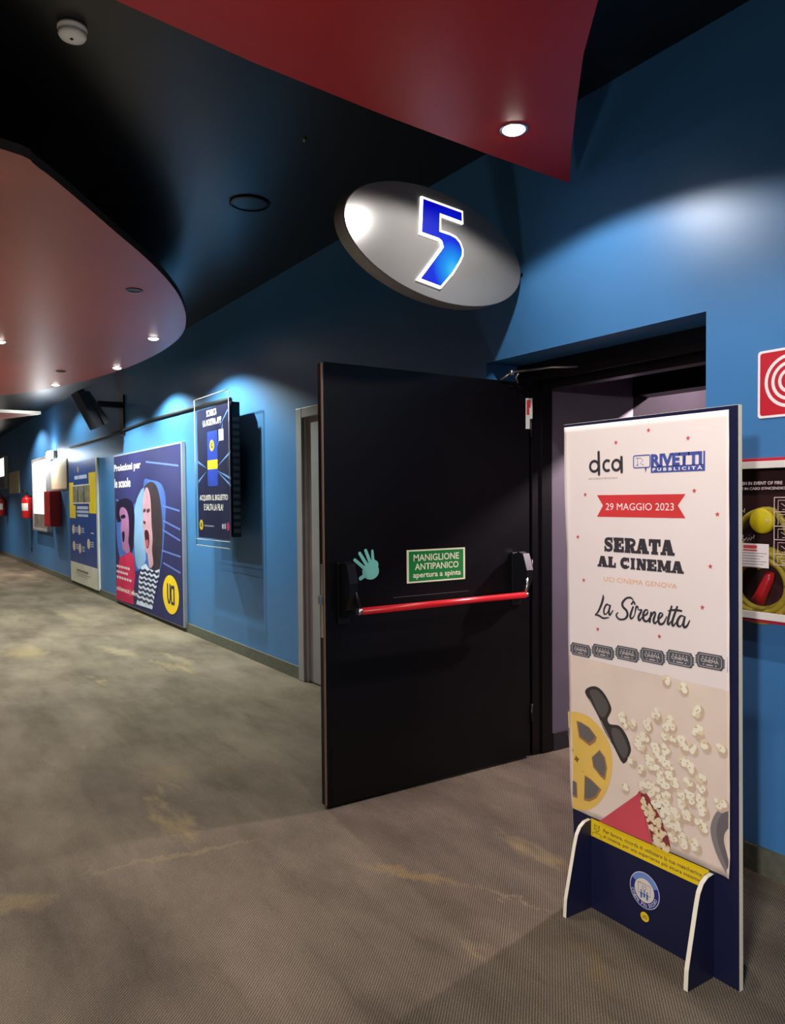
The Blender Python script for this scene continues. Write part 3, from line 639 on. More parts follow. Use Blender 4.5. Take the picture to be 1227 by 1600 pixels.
# heavy slab lettering, drawn letter by letter in a unit box
def slab(ch):
    R = lambda a, b, c, d: [(a, c), (b, c), (b, d), (a, d)]
    if ch == 'I': return [R(.10, .90, 0, .17), R(.10, .90, .83, 1), R(.22, .78, 0, 1)]
    if ch == 'T': return [R(.20, .80, 0, .19), R(.29, .71, 0, 1), R(-.02, 1.02, .76, 1), R(-.02, .17, .54, 1), R(.83, 1.02, .54, 1)]
    if ch == 'L': return [R(.02, .62, .83, 1), R(.08, .54, 0, 1), R(.02, 1, 0, .24), R(.78, 1, 0, .46)]
    if ch == 'E': return [R(-.02, .96, 0, .23), R(-.02, .94, .77, 1), R(.06, .52, 0, 1), R(.76, 1.0, 0, .42), R(.74, .97, .60, 1), R(.4, .68, .40, .60), R(.58, .72, .32, .68)]
    if ch == 'N': return [R(0, .42, 0, .16), R(0, .40, .84, 1), R(.08, .34, 0, 1), R(.60, 1, .82, 1), R(.68, .94, 0, 1), [(.08, 1), (.44, 1), (.94, 0), (.58, 0)]]
    if ch == 'M': return [R(0, .34, 0, .16), R(.60, 1, 0, .16), R(0, .26, .84, 1), R(.74, 1, .84, 1), R(.05, .27, 0, 1), R(.66, .96, 0, 1), [(.06, 1), (.36, 1), (.60, .10), (.42, .10)], [(.90, 1), (.68, 1), (.42, .12), (.58, .12)]]
    if ch == 'A': return [[(.28, 1), (.70, 1), (1.0, 0), (.54, 0)], [(.28, 1), (.52, 1), (.26, 0), (.02, 0)], R(-.05, .40, 0, .20), R(.48, 1.05, 0, .20), R(.25, .70, .26, .44)]
    if ch == 'R': return [R(0, .54, 0, .17), R(.06, .50, 0, 1), R(0, .60, .80, 1), R(.4, .62, .40, .58)] + ring((.60, .70), .40, .30, .24, 18, -math.pi/2, math.pi/2) + [[(.46, .46), (.78, .46), (.92, .16), (.62, .0)], R(.62, 1.04, 0, .16)]
    if ch == 'C': return ring((.52, .5), .54, .52, .36, 28, math.radians(48), math.radians(318)) + [R(.80, .97, .60, 1.0), R(.84, .99, .12, .30)]
    if ch == 'S': return stroke([(.84, .70), (.74, .86), (.48, .90), (.22, .80), (.22, .62), (.48, .52), (.76, .40), (.80, .22), (.54, .10), (.26, .14), (.12, .32)], [.18, .2, .2, .26, .3, .34, .3, .26, .2, .2, .18]) + [R(.78, .93, .62, 1), R(.04, .20, 0, .38)]
    return []
def slab_line(name, txt, q, gap, parent, widths):
    u0 = (q[0][0]+q[1][0])/2; u1 = (q[2][0]+q[3][0])/2; v0 = (q[1][1]+q[3][1])/2; v1 = (q[0][1]+q[2][1])/2
    tot = sum(widths.get(c, 1) for c in txt) + gap*(len(txt)-1); x = 0; out = []
    for c in txt:
        w = widths.get(c, 1)
        for pl in slab(c): out.append([(u0+(x+p[0]*w)/tot*(u1-u0), v0+p[1]*(v1-v0)) for p in pl])
        x += w+gap
    return PA.put(name, out, INK, 2, parent)
WD = {'I': .62, 'M': 1.38, ' ': .38, 'N': 1.08, 'A': 1.12, 'S': .92, 'T': 1.02, 'R': 1.06, 'C': 1.0, 'L': .92}
slab_line('title_text', 'SERATA', [(-1.77,1.301),(-1.768,1.25),(-1.498,1.301),(-1.488,1.254)], .05, po, WD)
slab_line('title_text', 'AL CINEMA', [(-1.796,1.236),(-1.796,1.199),(-1.463,1.237),(-1.457,1.199)], .06, po, WD)
PA.text('venue_text', 'UCI CINEMA GENOVA', [(-1.77,1.166),(-1.77,1.151),(-1.483,1.168),(-1.481,1.152)], INKORA, 2, po)
# brush script film title: stroke paths laid out on the sheet
def script(paths):
    out = []
    for pts_, w in paths: out += stroke(pts_, w, 7)
    return out
t1, t2, t3 = .0040, .0068, .0088
SCR = [
 ([(-1.774,1.103),(-1.773,1.093),(-1.782,1.068),(-1.796,1.043),(-1.808,1.032),(-1.793,1.032),(-1.773,1.025),(-1.749,1.03)], [t1, t3, t3, t2, t1, t2, t2, t1]),
 ([(-1.746,1.071),(-1.758,1.073),(-1.769,1.056),(-1.768,1.04),(-1.756,1.044),(-1.745,1.065),(-1.742,1.073),(-1.748,1.051),(-1.744,1.039),(-1.731,1.056)], [t1, t2, t2, t2, t1, t1, t2, t3, t2, t1]),
 ([(-1.654,1.086),(-1.648,1.098),(-1.658,1.106),(-1.676,1.102),(-1.691,1.086),(-1.689,1.073),(-1.674,1.061),(-1.671,1.046),(-1.683,1.033),(-1.705,1.03),(-1.717,1.041),(-1.71,1.051)], [t2, t1, t2, t2, t3, t3, t3, t3, t2, t2, t2, t1]),
 ([(-1.648,1.077),(-1.659,1.048),(-1.655,1.038),(-1.643,1.05),(-1.636,1.077),(-1.63,1.079),(-1.626,1.07),(-1.614,1.07),(-1.626,1.048),(-1.623,1.036),(-1.61,1.05)], [t2, t3, t2, t1, t2, t2, t1, t2, t3, t2, t1]),
 ([(-1.645,1.094),(-1.641,1.087)], [t2, t2]),
 ([(-1.61,1.05),(-1.593,1.061),(-1.591,1.073),(-1.601,1.071),(-1.608,1.056),(-1.605,1.039),(-1.592,1.038),(-1.58,1.054)], [t1, t2, t1, t2, t3, t3, t2, t1]),
 ([(-1.577,1.067),(-1.583,1.037)], [t2, t3]),
 ([(-1.582,1.046),(-1.568,1.068),(-1.561,1.065),(-1.568,1.044),(-1.563,1.034),(-1.55,1.047)], [t1, t2, t2, t3, t2, t1]),
 ([(-1.55,1.047),(-1.535,1.063),(-1.537,1.07),(-1.545,1.067),(-1.55,1.05),(-1.545,1.035),(-1.531,1.039),(-1.519,1.061)], [t1, t2, t1, t2, t3, t3, t2, t1]),
 ([(-1.501,1.095),(-1.514,1.051),(-1.513,1.037),(-1.502,1.049)], [t2, t3, t2, t1]),
 ([(-1.481,1.096),(-1.498,1.051),(-1.496,1.035),(-1.484,1.048)], [t2, t3, t2, t1]),
 ([(-1.513,1.08),(-1.491,1.085),(-1.466,1.085)], [t1, t2, t2]),
 ([(-1.457,1.069),(-1.469,1.069),(-1.48,1.052),(-1.478,1.038),(-1.467,1.039),(-1.457,1.06),(-1.454,1.069),(-1.459,1.045),(-1.455,1.037),(-1.446,1.042),(-1.437,1.059)], [t1, t2, t3, t3, t1, t1, t2, t3, t3, t2, t1]),
]
PA.put('film_title_text', script(SCR), INK, 2, po)
# strip of ticket prints
tk = [(-1.919,0.917),(-1.92,0.872),(-1.83,0.927),(-1.83,0.883),(-1.819,0.928),(-1.819,0.882),(-1.729,0.936),(-1.729,0.892),(-1.717,0.937),(-1.717,0.892),(-1.627,0.947),(-1.627,0.901),(-1.617,0.946),(-1.617,0.9),(-1.528,0.956),(-1.528,0.91),(-1.517,0.955),(-1.517,0.909),(-1.425,0.965),(-1.425,0.919),(-1.413,0.964),(-1.413,0.919),(-1.324,0.975),(-1.323,0.928),(-1.312,0.969),(-1.312,0.937)]
TGREY = mat('ticket_grey', '#d8ccc8', 0.6)
for k in range(6):
    tick, tline, tdot = [], [], []
    a = tk[4*k:4*k+4]; x0, x1 = a[0][0], a[2][0]; z0, z1 = (a[1][1]+a[3][1])/2, (a[0][1]+a[2][1])/2; w = x1-x0; h = z1-z0
    tick.append([(x0+.006, z0), (x1-.006, z0), (x1, z0+.009), (x1, z1-.009), (x1-.006, z1), (x0+.006, z1), (x0, z1-.009), (x0, z0+.009)])
    for j in range(4):
        zz = z0+.013+j*(h-.026)/3
        for xx in (x0-.002, x1+.002): tick.append([(xx-.0022, zz-.0025), (xx+.0022, zz-.0025), (xx+.0022, zz+.0025), (xx-.0022, zz+.0025)])
    ip = [(x0+.012, z0+.005), (x1-.012, z0+.005), (x1-.006, z0+.012), (x1-.006, z1-.012), (x1-.012, z1-.005), (x0+.012, z1-.005), (x0+.006, z1-.012), (x0+.006, z0+.012)]
    tline += stroke(ip+[ip[0]], .0014, smooth=False, cap=False)
    for j in range(5): tdot.append(star((x0+w*(.24+.13*j), z1-.013), .0034))
    tdot.append(star((x0+w*.27, z0+.012), .0034)); tdot.append(star((x0+w*.73, z0+.012), .0034)); tdot.append([(x0+w*.37, z0+.010), (x0+w*.63, z0+.010), (x0+w*.63, z0+.013), (x0+w*.37, z0+.013)])
    tp = PA.put('ticket_print', tick, INKGREY, 2, po)
    PA.put('ticket_outline', tline+tdot, TGREY, 4, tp)
    PA.text('ticket_text', 'CINEMA', [(x0+w*.17, z0+h*.62), (x0+w*.17, z0+h*.40), (x1-w*.17, z0+h*.62), (x1-w*.17, z0+h*.40)], TGREY, 4, tp, 0.015)
a = tk[24]; PA.put('ticket_print', [[(a[0], a[1]-.045), (a[0]+.005, a[1]-.045), (a[0]+.005, a[1]), (a[0], a[1])]], INKGREY, 2, po)
# photograph half of the sheet
ph = [(-1.931,0.867),(-1.918,0.327),(-1.305,0.93),(-1.301,0.325)]
reel = smooth2([(-1.935,0.669),(-1.885,0.677),(-1.833,0.672),(-1.789,0.648),(-1.755,0.615),(-1.737,0.577),(-1.733,0.53),(-1.743,0.474),(-1.764,0.424),(-1.795,0.38),(-1.833,0.347),(-1.879,0.33),(-1.916,0.326)], 4)
RE = PA.put('reel_print', [reel], mat('reel_yellow', '#e9c25f', 0.5, var=0.08), 2, po)
wins = [[(-1.894,0.645),(-1.872,0.645),(-1.833,0.635),(-1.8,0.609),(-1.808,0.59),(-1.833,0.571),(-1.882,0.588)], [(-1.788,0.57),(-1.764,0.55),(-1.755,0.514),(-1.764,0.47),(-1.783,0.477),(-1.817,0.501),(-1.824,0.534)],
        [(-1.856,0.462),(-1.827,0.456),(-1.78,0.434),(-1.802,0.397),(-1.833,0.375),(-1.859,0.371)], [(-1.924,0.429),(-1.892,0.424),(-1.889,0.369),(-1.915,0.366)], [(-1.934,0.615),(-1.925,0.607),(-1.927,0.574),(-1.932,0.575)]]
PA.put_each('reel_window', wins, mat('reel_brown', '#a87a4c', 0.5), 3, RE)
PA.put_each('film_print', [[(sum(p[0] for p in w)/len(w)+(p[0]-sum(q[0] for q in w)/len(w))*.84-.002, sum(p[1] for p in w)/len(w)+(p[1]-sum(q[1] for q in w)/len(w))*.84+.003) for p in w] for w in wins], mat('film_grey', '#6f6864', 0.5), 4, RE)
hb = [(-1.917,0.535),(-1.893,0.508),(-1.866,0.471)]
PA.put('reel_hub', [ell(hb[0], .007, .008, 16), star(hb[1], .013, 4, .55, .3), ell(hb[2], .002, .002, 8)], mat('reel_hub_brown', '#8a6428', 0.5), 3, RE)
PA.put('sunglasses_print', [smooth2([(-1.854,0.755),(-1.836,0.776),(-1.802,0.785),(-1.771,0.771),(-1.746,0.742),(-1.737,0.72),(-1.746,0.699),(-1.754,0.683),(-1.743,0.669),(-1.704,0.673),(-1.675,0.65),(-1.658,0.617),(-1.658,0.594),(-1.687,0.55),(-1.728,0.598),(-1.764,0.637),(-1.792,0.681),(-1.827,0.723)], 3, True)], mat('sunglasses_black', '#3a3634', 0.5), 3, po)
PA.put_each('lens_print', [smooth2([(-1.833,0.763),(-1.802,0.774),(-1.771,0.756),(-1.749,0.727),(-1.765,0.69),(-1.788,0.689),(-1.817,0.732)], 3, True), smooth2([(-1.737,0.653),(-1.707,0.661),(-1.681,0.634),(-1.667,0.601),(-1.684,0.568),(-1.719,0.605)], 3, True)], mat('lens_grey', '#5c5652', 0.5), 4, po)
PA.put('glasses_shine', stroke([(-1.833,0.736),(-1.795,0.686)], .0016) + stroke([(-1.782,0.672),(-1.74,0.614)], .0022), mat('shine_print', '#b8aca4', 0.5), 5, po)
cone = [(-1.79,0.321),(-1.632,0.464),(-1.621,0.478),(-1.604,0.483),(-1.595,0.395),(-1.572,0.322)]
PA.put('cone_print', [cone], mat('cone_red', '#d4505c', 0.5, var=0.08), 2, po)
PA.put('cone_mouth', [smooth2([(-1.617,0.474),(-1.596,0.477),(-1.569,0.454),(-1.537,0.415),(-1.513,0.374),(-1.503,0.34),(-1.509,0.325),(-1.536,0.325),(-1.568,0.324),(-1.59,0.387),(-1.609,0.446)], 3, True)], mat('cone_inside', '#8e3a3c', 0.5), 3, po)
PA.put('cone_rim', stroke([(-1.629,0.46),(-1.621,0.476),(-1.604,0.481),(-1.591,0.475),(-1.569,0.453)], .0045) + stroke([(-1.615,0.46),(-1.607,0.428),(-1.596,0.39),(-1.573,0.322)], .0028), mat('cone_rim_red', '#b83c48', 0.5), 4, po)
rng = random.Random(5)
spots = [(-1.693,0.712),(-1.684,0.69),(-1.652,0.693),(-1.594,0.712),(-1.591,0.703),(-1.559,0.749),(-1.556,0.739),(-1.512,0.736),(-1.501,0.725),(-1.519,0.714),(-1.461,0.85),(-1.523,0.863),(-1.407,0.797),(-1.412,0.787),(-1.409,0.738),(-1.406,0.724),(-1.383,0.694),(-1.33,0.697),(-1.621,0.65),(-1.597,0.665),(-1.635,0.639),(-1.613,0.629),(-1.561,0.647),(-1.559,0.634),(-1.522,0.684),(-1.491,0.685),(-1.466,0.685),(-1.456,0.67),(-1.426,0.674),(-1.522,0.644),(-1.591,0.603),(-1.577,0.593),(-1.652,0.572),(-1.616,0.554),(-1.58,0.574),(-1.548,0.61),(-1.529,0.606),(-1.516,0.592),(-1.506,0.582),(-1.46,0.626),(-1.446,0.621),(-1.431,0.608),(-1.537,0.555),(-1.558,0.571),(-1.508,0.563),(-1.49,0.546),(-1.591,0.516),(-1.613,0.5),(-1.58,0.501),(-1.558,0.512),(-1.537,0.532),(-1.516,0.525),(-1.569,0.486),(-1.542,0.481),(-1.516,0.498),(-1.435,0.563),(-1.397,0.592),(-1.394,0.559),(-1.435,0.528),(-1.465,0.515),(-1.521,0.474),(-1.506,0.462),(-1.46,0.49),(-1.43,0.513),(-1.397,0.524),(-1.394,0.503),(-1.387,0.493),(-1.537,0.442),(-1.505,0.435),(-1.475,0.441),(-1.45,0.458),(-1.433,0.46),(-1.399,0.454),(-1.391,0.444),(-1.485,0.415),(-1.475,0.401),(-1.459,0.385),(-1.495,0.372),(-1.454,0.365),(-1.42,0.382),(-1.413,0.376),(-1.683,0.476),(-1.518,0.408),(-1.324,0.539),(-1.336,0.531),(-1.48,0.452),(-1.553,0.459)]
inner = [(-1.604,0.452),(-1.596,0.436),(-1.588,0.42),(-1.577,0.438),(-1.569,0.418),(-1.58,0.4),(-1.563,0.397),(-1.547,0.412),(-1.569,0.377),(-1.555,0.372),(-1.542,0.359),(-1.563,0.347),(-1.547,0.335),(-1.529,0.332),(-1.518,0.33),(-1.56,0.334),(-1.542,0.391),(-1.531,0.372)]
def popcorn(cs_, r, seed):
    g = random.Random(seed); A, B, Cc = [], [], []
    for c in cs_:
        for k in range(6):
            a = g.uniform(0, 6.28); d = g.uniform(.25, .8)*r; rr = r*g.uniform(.42, .68)
            p = (c[0]+d*math.cos(a), c[1]+d*math.sin(a))
            n = 9; blob = [(p[0]+rr*(1+.22*g.uniform(-1, 1))*math.cos(6.283*i/n), p[1]+rr*(1+.22*g.uniform(-1, 1))*math.sin(6.283*i/n)) for i in range(n)]
            (A if k < 3 else B).append(blob)
        Cc.append(ell((c[0]+g.uniform(-.4, .4)*r, c[1]+g.uniform(-.5, .3)*r), r*.17, r*.13, 8))
    return A, B, Cc
POP1 = mat('popcorn_cream', '#e9d9b4', 0.5); POP2 = mat('popcorn_white', '#fbf2da', 0.5); POP3 = mat('popcorn_husk', '#c39a62', 0.5); PSH = mat('popcorn_shade', '#d3b9a0', 0.5)
PA.put('popcorn_backing', [ell((p[0]+.006, p[1]-.007), .017, .018, 12) for p in spots[:-1]], PSH, 5, po)
pa_, pb_, pc_ = popcorn(spots, .0155, 7)
PA.put('popcorn_print', pa_, POP1, 6, po); PA.put('popcorn_print', pb_, POP2, 7, po); PA.put('popcorn_husk', pc_, POP3, 8, po)
pa_, pb_, pc_ = popcorn(inner, .013, 9)
PA.put('popcorn_print', pa_, mat('popcorn_tan', '#d8b98a', 0.5), 9, po); PA.put('popcorn_print', pb_, mat('popcorn_buff', '#efdcb4', 0.5), 10, po)
tape = smooth2([(-1.305,0.532),(-1.327,0.52),(-1.348,0.497),(-1.362,0.459),(-1.361,0.425),(-1.344,0.381),(-1.321,0.345),(-1.305,0.327)], 4)
tape2 = smooth2([(-1.304,0.375),(-1.309,0.39),(-1.319,0.424),(-1.317,0.449),(-1.305,0.469)], 4)
PA.put('grey_reel_print', [tape + tape2], mat('tape_grey', '#86807e', 0.5), 5, po)
tape3 = smooth2([(-1.305,0.518),(-1.327,0.502),(-1.341,0.47),(-1.342,0.432),(-1.327,0.387),(-1.305,0.342)], 4)
PA.put('grey_reel_ring', [tape3 + smooth2([(-1.304,0.375),(-1.309,0.39),(-1.319,0.424),(-1.317,0.449),(-1.305,0.469)], 4)], mat('tape_dark_grey', '#6e6868', 0.5), 6, po)

# ------------------------------------------------------------------ fire hose cabinet, hose sign
ca = thing('fire_hose_cabinet', (-1.62, 2.70, 0.94), 'red and white wall cabinet holding a yellow fire hose behind clear panel', 'fire cabinet')
cz = [(-1.653,1.573),(-1.657,0.976),(-1.653,1.535),(-1.65,1.015)]
KX0, KX1 = -1.875, -1.375
ct, cb, ci, cj = cz[0][1], cz[1][1], cz[2][1], cz[3][1]
boxes('cabinet_body', [(KX0, KX1, 2.74, 2.759, cb, ct), (KX0, KX0+.02, 2.645, 2.74, cb, ct), (KX1-.02, KX1, 2.645, 2.74, cb, ct), (KX0+.02, KX1-.02, 2.645, 2.74, ct-.02, ct), (KX0+.02, KX1-.02, 2.645, 2.74, cb, cb+.02)], FRAMERED, ca, bev=0.002)
boxes('cabinet_frame', [(KX0+.004, KX0+.05, 2.638, 2.645, cb+.012, ct-.012), (KX1-.05, KX1-.004, 2.638, 2.645, cb+.012, ct-.012), (KX0+.05, KX1-.05, 2.638, 2.645, ci, ct-.012), (KX0+.05, KX1-.05, 2.638, 2.645, cb+.012, cj)], mat('frame_white', '#d8d2cc', 0.45), ca, bev=0.0015)
boxes('back_plate', [(KX0+.02, KX1-.02, 2.736, 2.74, cb+.02, ct-.02)], mat('cabinet_inside', '#3a1216', 0.6), ca)
bm = bmesh.new()
hc = Vector((-1.625, 2.71, 1.105))
for rr, yy in ((.10, 2.725), (.125, 2.72), (.148, 2.715), (.112, 2.70), (.137, 2.695)):
    tube(bm, [(hc.x+rr*math.cos(t*math.pi/20), yy, hc.z+rr*.92*math.sin(t*math.pi/20)) for t in range(41)], 0.0125, 8)
tube(bm, smooth2([(-1.53, 2.70, 1.18), (-1.50, 2.69, 1.28), (-1.56, 2.69, 1.38), (-1.66, 2.69, 1.36), (-1.70, 2.69, 1.28), (-1.64, 2.68, 1.22), (-1.60, 2.68, 1.17)], 5), 0.0125, 8)
link_mesh('hose', bm, mat('hose_yellow', '#b09a2c', 0.6, var=0.2, scale=25), ca)
nz = [(-1.559,1.158),(-1.566,1.136),(-1.592,1.08),(-1.608,1.048)]
bm = bmesh.new(); tube(bm, [(nz[0][0], 2.672, nz[0][1]), (nz[1][0], 2.672, nz[1][1]), (nz[2][0], 2.672, nz[2][1]), (nz[3][0], 2.672, nz[3][1])], [.013, .019, .021, .024], 16); link_mesh('nozzle', bm, mat('nozzle_red', '#c01c24', 0.35), ca)
yc = [(-1.6,1.345)][0]
bm = bmesh.new(); lathe(bm, [(0, .028), (.040, .028), (.047, .020), (.047, 0), (0, 0)], (yc[0], 2.70, yc[1]), (0, -1, 0)); link_mesh('valve_wheel', bm, mat('valve_yellow', '#e6cc14', 0.45), ca)
CA = Art((1, 0, 0), (0, 0, 1), (0, -1, 0), (0, 2.6395, 0))
boxes('clear_panel', [(KX0+.045, KX1-.045, 2.641, 2.6435, cj-.006, ci+.006)], glass_material('clear_acrylic', '#181818', 0.93), ca)
t_ = [(-1.663,1.489),(-1.663,1.477),(-1.5,1.487),(-1.5,1.475),(-1.662,1.468),(-1.662,1.458),(-1.491,1.468),(-1.491,1.458)]
CT = mat('panel_text_pink', '#c9b4b0', 0.6)
wl = t_[2][0]-t_[0][0]
CA.text('panel_text', 'CRASH IN EVENT OF FIRE', [(t_[0][0]-.022, (t_[0][1]+t_[2][1])/2), (t_[0][0]-.022, (t_[1][1]+t_[3][1])/2), (t_[2][0], (t_[0][1]+t_[2][1])/2), (t_[2][0], (t_[1][1]+t_[3][1])/2)], CT, -2, ca, 0.02)
CA.text('panel_text', "ROMPERE IN CASO D'INCENDIO", [(t_[4][0]-.052, (t_[4][1]+t_[6][1])/2), (t_[4][0]-.052, (t_[5][1]+t_[7][1])/2), (t_[6][0]+.002, (t_[4][1]+t_[6][1])/2), (t_[6][0]+.002, (t_[5][1]+t_[7][1])/2)], CT, -2, ca, 0.02)
lb = [(-1.662,1.262),(-1.662,1.175),(-1.548,1.263),(-1.549,1.176)]
lx0, lx1, lz0, lz1 = lb[0][0]-.035, lb[2][0], (lb[1][1]+lb[3][1])/2, (lb[0][1]+lb[2][1])/2
ll = CA.put('maintenance_label', [[(lx0, lz0), (lx1, lz0), (lx1, lz1), (lx0, lz1)]], mat('label_white', '#dcd2d0', 0.5), -2, ca)
CA.put('label_heading', [rrect(lx0+.05, lx1-.045, lz1-.018, lz1-.006, .005), [(lx0+.05, lz1-.027), (lx1-.045, lz1-.027), (lx1-.045, lz1-.022), (lx0+.05, lz1-.022)]], mat('label_red', '#c8444c', 0.5), -1, ll)
CA.put('label_lines', [[(lx0+.008, lz1-.036-k*.010), (lx1-.008-(k % 3)*.012, lz1-.036-k*.010), (lx1-.008-(k % 3)*.012, lz1-.0335-k*.010), (lx0+.008, lz1-.0335-k*.010)] for k in range(6)], mat('label_grey', '#9a9092', 0.5), -1, ll)
pg = [(-1.529,1.43),(-1.49,1.43),(-1.532,1.379),(-1.532,1.328),(-1.531,1.28)]
gx = pg[0][0]; gz = [pg[0][1], pg[2][1], pg[3][1], pg[4][1]]; gs = gz[1]-gz[2]
zs = [gz[0], gz[1], gz[2], gz[3], gz[3]-gs, gz[3]-gs*1.75]
pgp = []
for z in zs: pgp += stroke([(gx, z), (gx+.085, z)], .003)
pgp += stroke([(gx, zs[0]), (gx, zs[-1])], .003) + stroke([(gx+.085, zs[0]), (gx+.085, zs[-1])], .003)
for a, b in zip(zs, zs[1:]): pgp += stroke([(gx+.014, b+.006), (gx+.014, a-.010), (gx+.062, a-.010), (gx+.062, b+.008), (gx+.03, b+.008)], .0022, smooth=False) + stroke([(gx+.026, a-.022), (gx+.045, b+.016)], .002)
CA.put('pictogram_column', pgp, CT, -2, ca)
burst = [(-1.655,1.299),(-1.647,1.289),(-1.651,1.281),(-1.644,1.276),(-1.647,1.268),(-1.633,1.283),(-1.631,1.271),(-1.624,1.283),(-1.618,1.274),(-1.613,1.286),(-1.607,1.281),(-1.604,1.294)]
CA.put('burst_mark', stroke(burst, .0022, smooth=False), CT, -2, ca)
CA.put('impact_mark', stroke([(-1.651,1.384),(-1.643,1.375),(-1.642,1.389)], .003, smooth=False) + stroke([(-1.563,1.353),(-1.553,1.348),(-1.56,1.341)], .003, smooth=False), CT, -2, ca)

hs = thing('hose_sign', (-1.54, 2.757, 1.73), 'square red sign with white coiled hose rings above the fire cabinet', 'sign')
sq = [(-1.66,1.974),(-1.666,1.728),(-1.559,1.98),(-1.557,1.725)]
hx0 = (sq[0][0]+sq[1][0])/2; hz0 = (sq[1][1]+sq[3][1])/2; hz1 = (sq[0][1]+sq[2][1])/2; hw = hz1-hz0; hx1 = hx0+hw
bm = bmesh.new(); prism(bm, [(p[0], 2.7595, p[1]) for p in rrect(hx0, hx1, hz0, hz1, .012)], (0, -.0045, 0)); link_mesh('sign_plate', bm, mat('sign_white', '#e6dede', .45), hs)
HA = Art((1, 0, 0), (0, 0, 1), (0, -1, 0), (0, 2.755, 0))
HA.put('red_field', [rrect(hx0+.009, hx1-.009, hz0+.009, hz1-.009, .010)], mat('sign_red', '#b81a2c', .45), 1, hs)
cc = ((hx0+hx1)/2, (hz0+hz1)/2+.004); rg = []
for r_ in (.098, .072, .046): rg += ring(cc, r_, r_, .012, 36)
rg.append(ell(cc, .020, .020, 20)); rg += stroke([(cc[0]+.092, cc[1]), (cc[0]+.094, cc[1]-.06), (cc[0]+.08, cc[1]-.095)], .012)
HA.put('hose_symbol', rg, MATS['sign_white'], 2, hs)

# ------------------------------------------------------------------ schools poster on the wall
PW = 2.715
pk = [(-11.22,2.093),(-11.23,0.008),(-8.278,2.052),(-8.322,0.086)]
px0 = (pk[0][0]+pk[1][0])/2; px1 = (pk[2][0]+pk[3][0])/2; pz0 = 0.055; pz1 = (pk[0][1]+pk[2][1])/2
sp_ = thing('school_poster', ((px0+px1)/2, 2.74, pz0), 'large framed wall poster of two shouting children with a yellow round logo', 'poster')
boxes('poster_frame', [(px0-.02, px1+.03, 2.717, 2.759, pz0-.01, pz1+.02)], mat('frame_silver', '#9aa0aa', 0.4, 0.3), sp_, bev=0.004)
WA = Art((1, 0, 0), (0, 0, 1), (0, -1, 0), (0, 2.7165, 0), 0.0006)
WA.put('poster_sheet', [[(px0, pz0), (px1, pz0), (px1, pz1), (px0, pz1)]], mat('poster_navy', '#2a2b5a', 0.6, spec=0.25, var=0.25, scale=1.2), 1, sp_)
T = dict(oxy=0)
K = lambda pts: smooth2(pts, 3, True)
glow1 = [(-11.16,1.176),(-10.81,1.267),(-10.3,1.386),(-9.824,1.528),(-9.73,1.713),(-9.488,1.706),(-9.036,1.65),(-8.856,1.46),(-8.922,1.114),(-9.038,0.76),(-9.194,0.602),(-9.715,0.626),(-10.3,0.521),(-10.99,0.644)]
WA.put('blue_glow_print', [K(glow1)], mat('print_mid_blue', '#3f5fa8', 0.6, spec=0.25, var=0.3, scale=1.5), 2, sp_)
glow2 = [(-10.21,1.338),(-9.736,1.62),(-9.791,1.184),(-9.709,0.72),(-10.06,0.571),(-10.22,0.754)]
WA.put('pale_glow_print', [K(glow2)], mat('print_pale_blue', '#7ba3cc', 0.6, spec=0.25, var=0.25, scale=1.5), 3, sp_)
rays = []
for a in ([(-8.964,1.214),(-8.359,1.129)], [(-9.018,1.111),(-8.365,1.006)], [(-9.032,0.863),(-8.361,0.827)], [(-8.954,1.388),(-8.37,1.334)], [(-9.634,1.933),(-8.387,1.834)], [(-8.992,0.719),(-8.371,0.648)], [(-11.13,1.472),(-10.36,1.37)]): rays += stroke(a, .022)
WA.put('light_streaks', rays, mat('print_streak', '#5f76c0', 0.3), 3, sp_)
SKIN = mat('print_skin', '#b98fa0', 0.6, spec=0.25, var=0.18, scale=4); SKIN2 = mat('print_skin_violet', '#a06a98', 0.6, spec=0.25, var=0.2, scale=4); HAIR = mat('print_hair', '#33282f', 0.6, spec=0.25, var=0.25, scale=5); HAIR2 = mat('print_dark_hair', '#201a34', 0.3)
WA.put('boy_hair', [K([(-11.12,1.402),(-10.9,1.471),(-10.54,1.486),(-10.27,1.419),(-10.2,1.273),(-10.22,1.079),(-10.28,0.849),(-10.43,0.743),(-10.59,0.785),(-10.75,1.166),(-11.09,1.16)])], HAIR2, 4, sp_)
WA.put('boy_face', [K([(-10.93,1.334),(-10.8,1.369),(-10.61,1.336),(-10.49,1.237),(-10.48,1.039),(-10.52,0.905),(-10.45,0.792),(-10.59,0.734),(-10.72,0.77),(-10.83,0.79),(-10.86,0.908),(-10.87,0.993),(-10.92,1.077),(-10.87,1.181),(-10.96,1.265)])], SKIN2, 5, sp_)
WA.put('boy_shirt', [[(-10.99,0.67),(-10.72,0.719),(-10.4,0.778),(-10.25,0.704),(-10.21,0.463),(-10.32,0.208),(-10.3,0.082),(-11.22,0.062),(-11.19,0.315),(-11.07,0.535)]], mat('print_red_shirt', '#c02850', 0.6, spec=0.25, var=0.15, scale=3), 5, sp_)
WA.put('boy_mouth', [K([(-10.84,1.011),(-10.75,1.039),(-10.7,0.982),(-10.75,0.895),(-10.82,0.909)])], HAIR2, 6, sp_)
WA.put('boy_brow', [K([(-10.89,1.249),(-10.69,1.268),(-10.65,1.227),(-10.85,1.212)])], HAIR2, 6, sp_)
WA.put('girl_hair', [K([(-9.737,1.589),(-9.624,1.656),(-9.411,1.681),(-9.21,1.625),(-9.071,1.461),(-9.003,1.199),(-9.03,0.907),(-9.142,0.65),(-9.295,0.594),(-9.5,0.641),(-9.618,0.879),(-9.673,1.31)])], HAIR, 4, sp_)
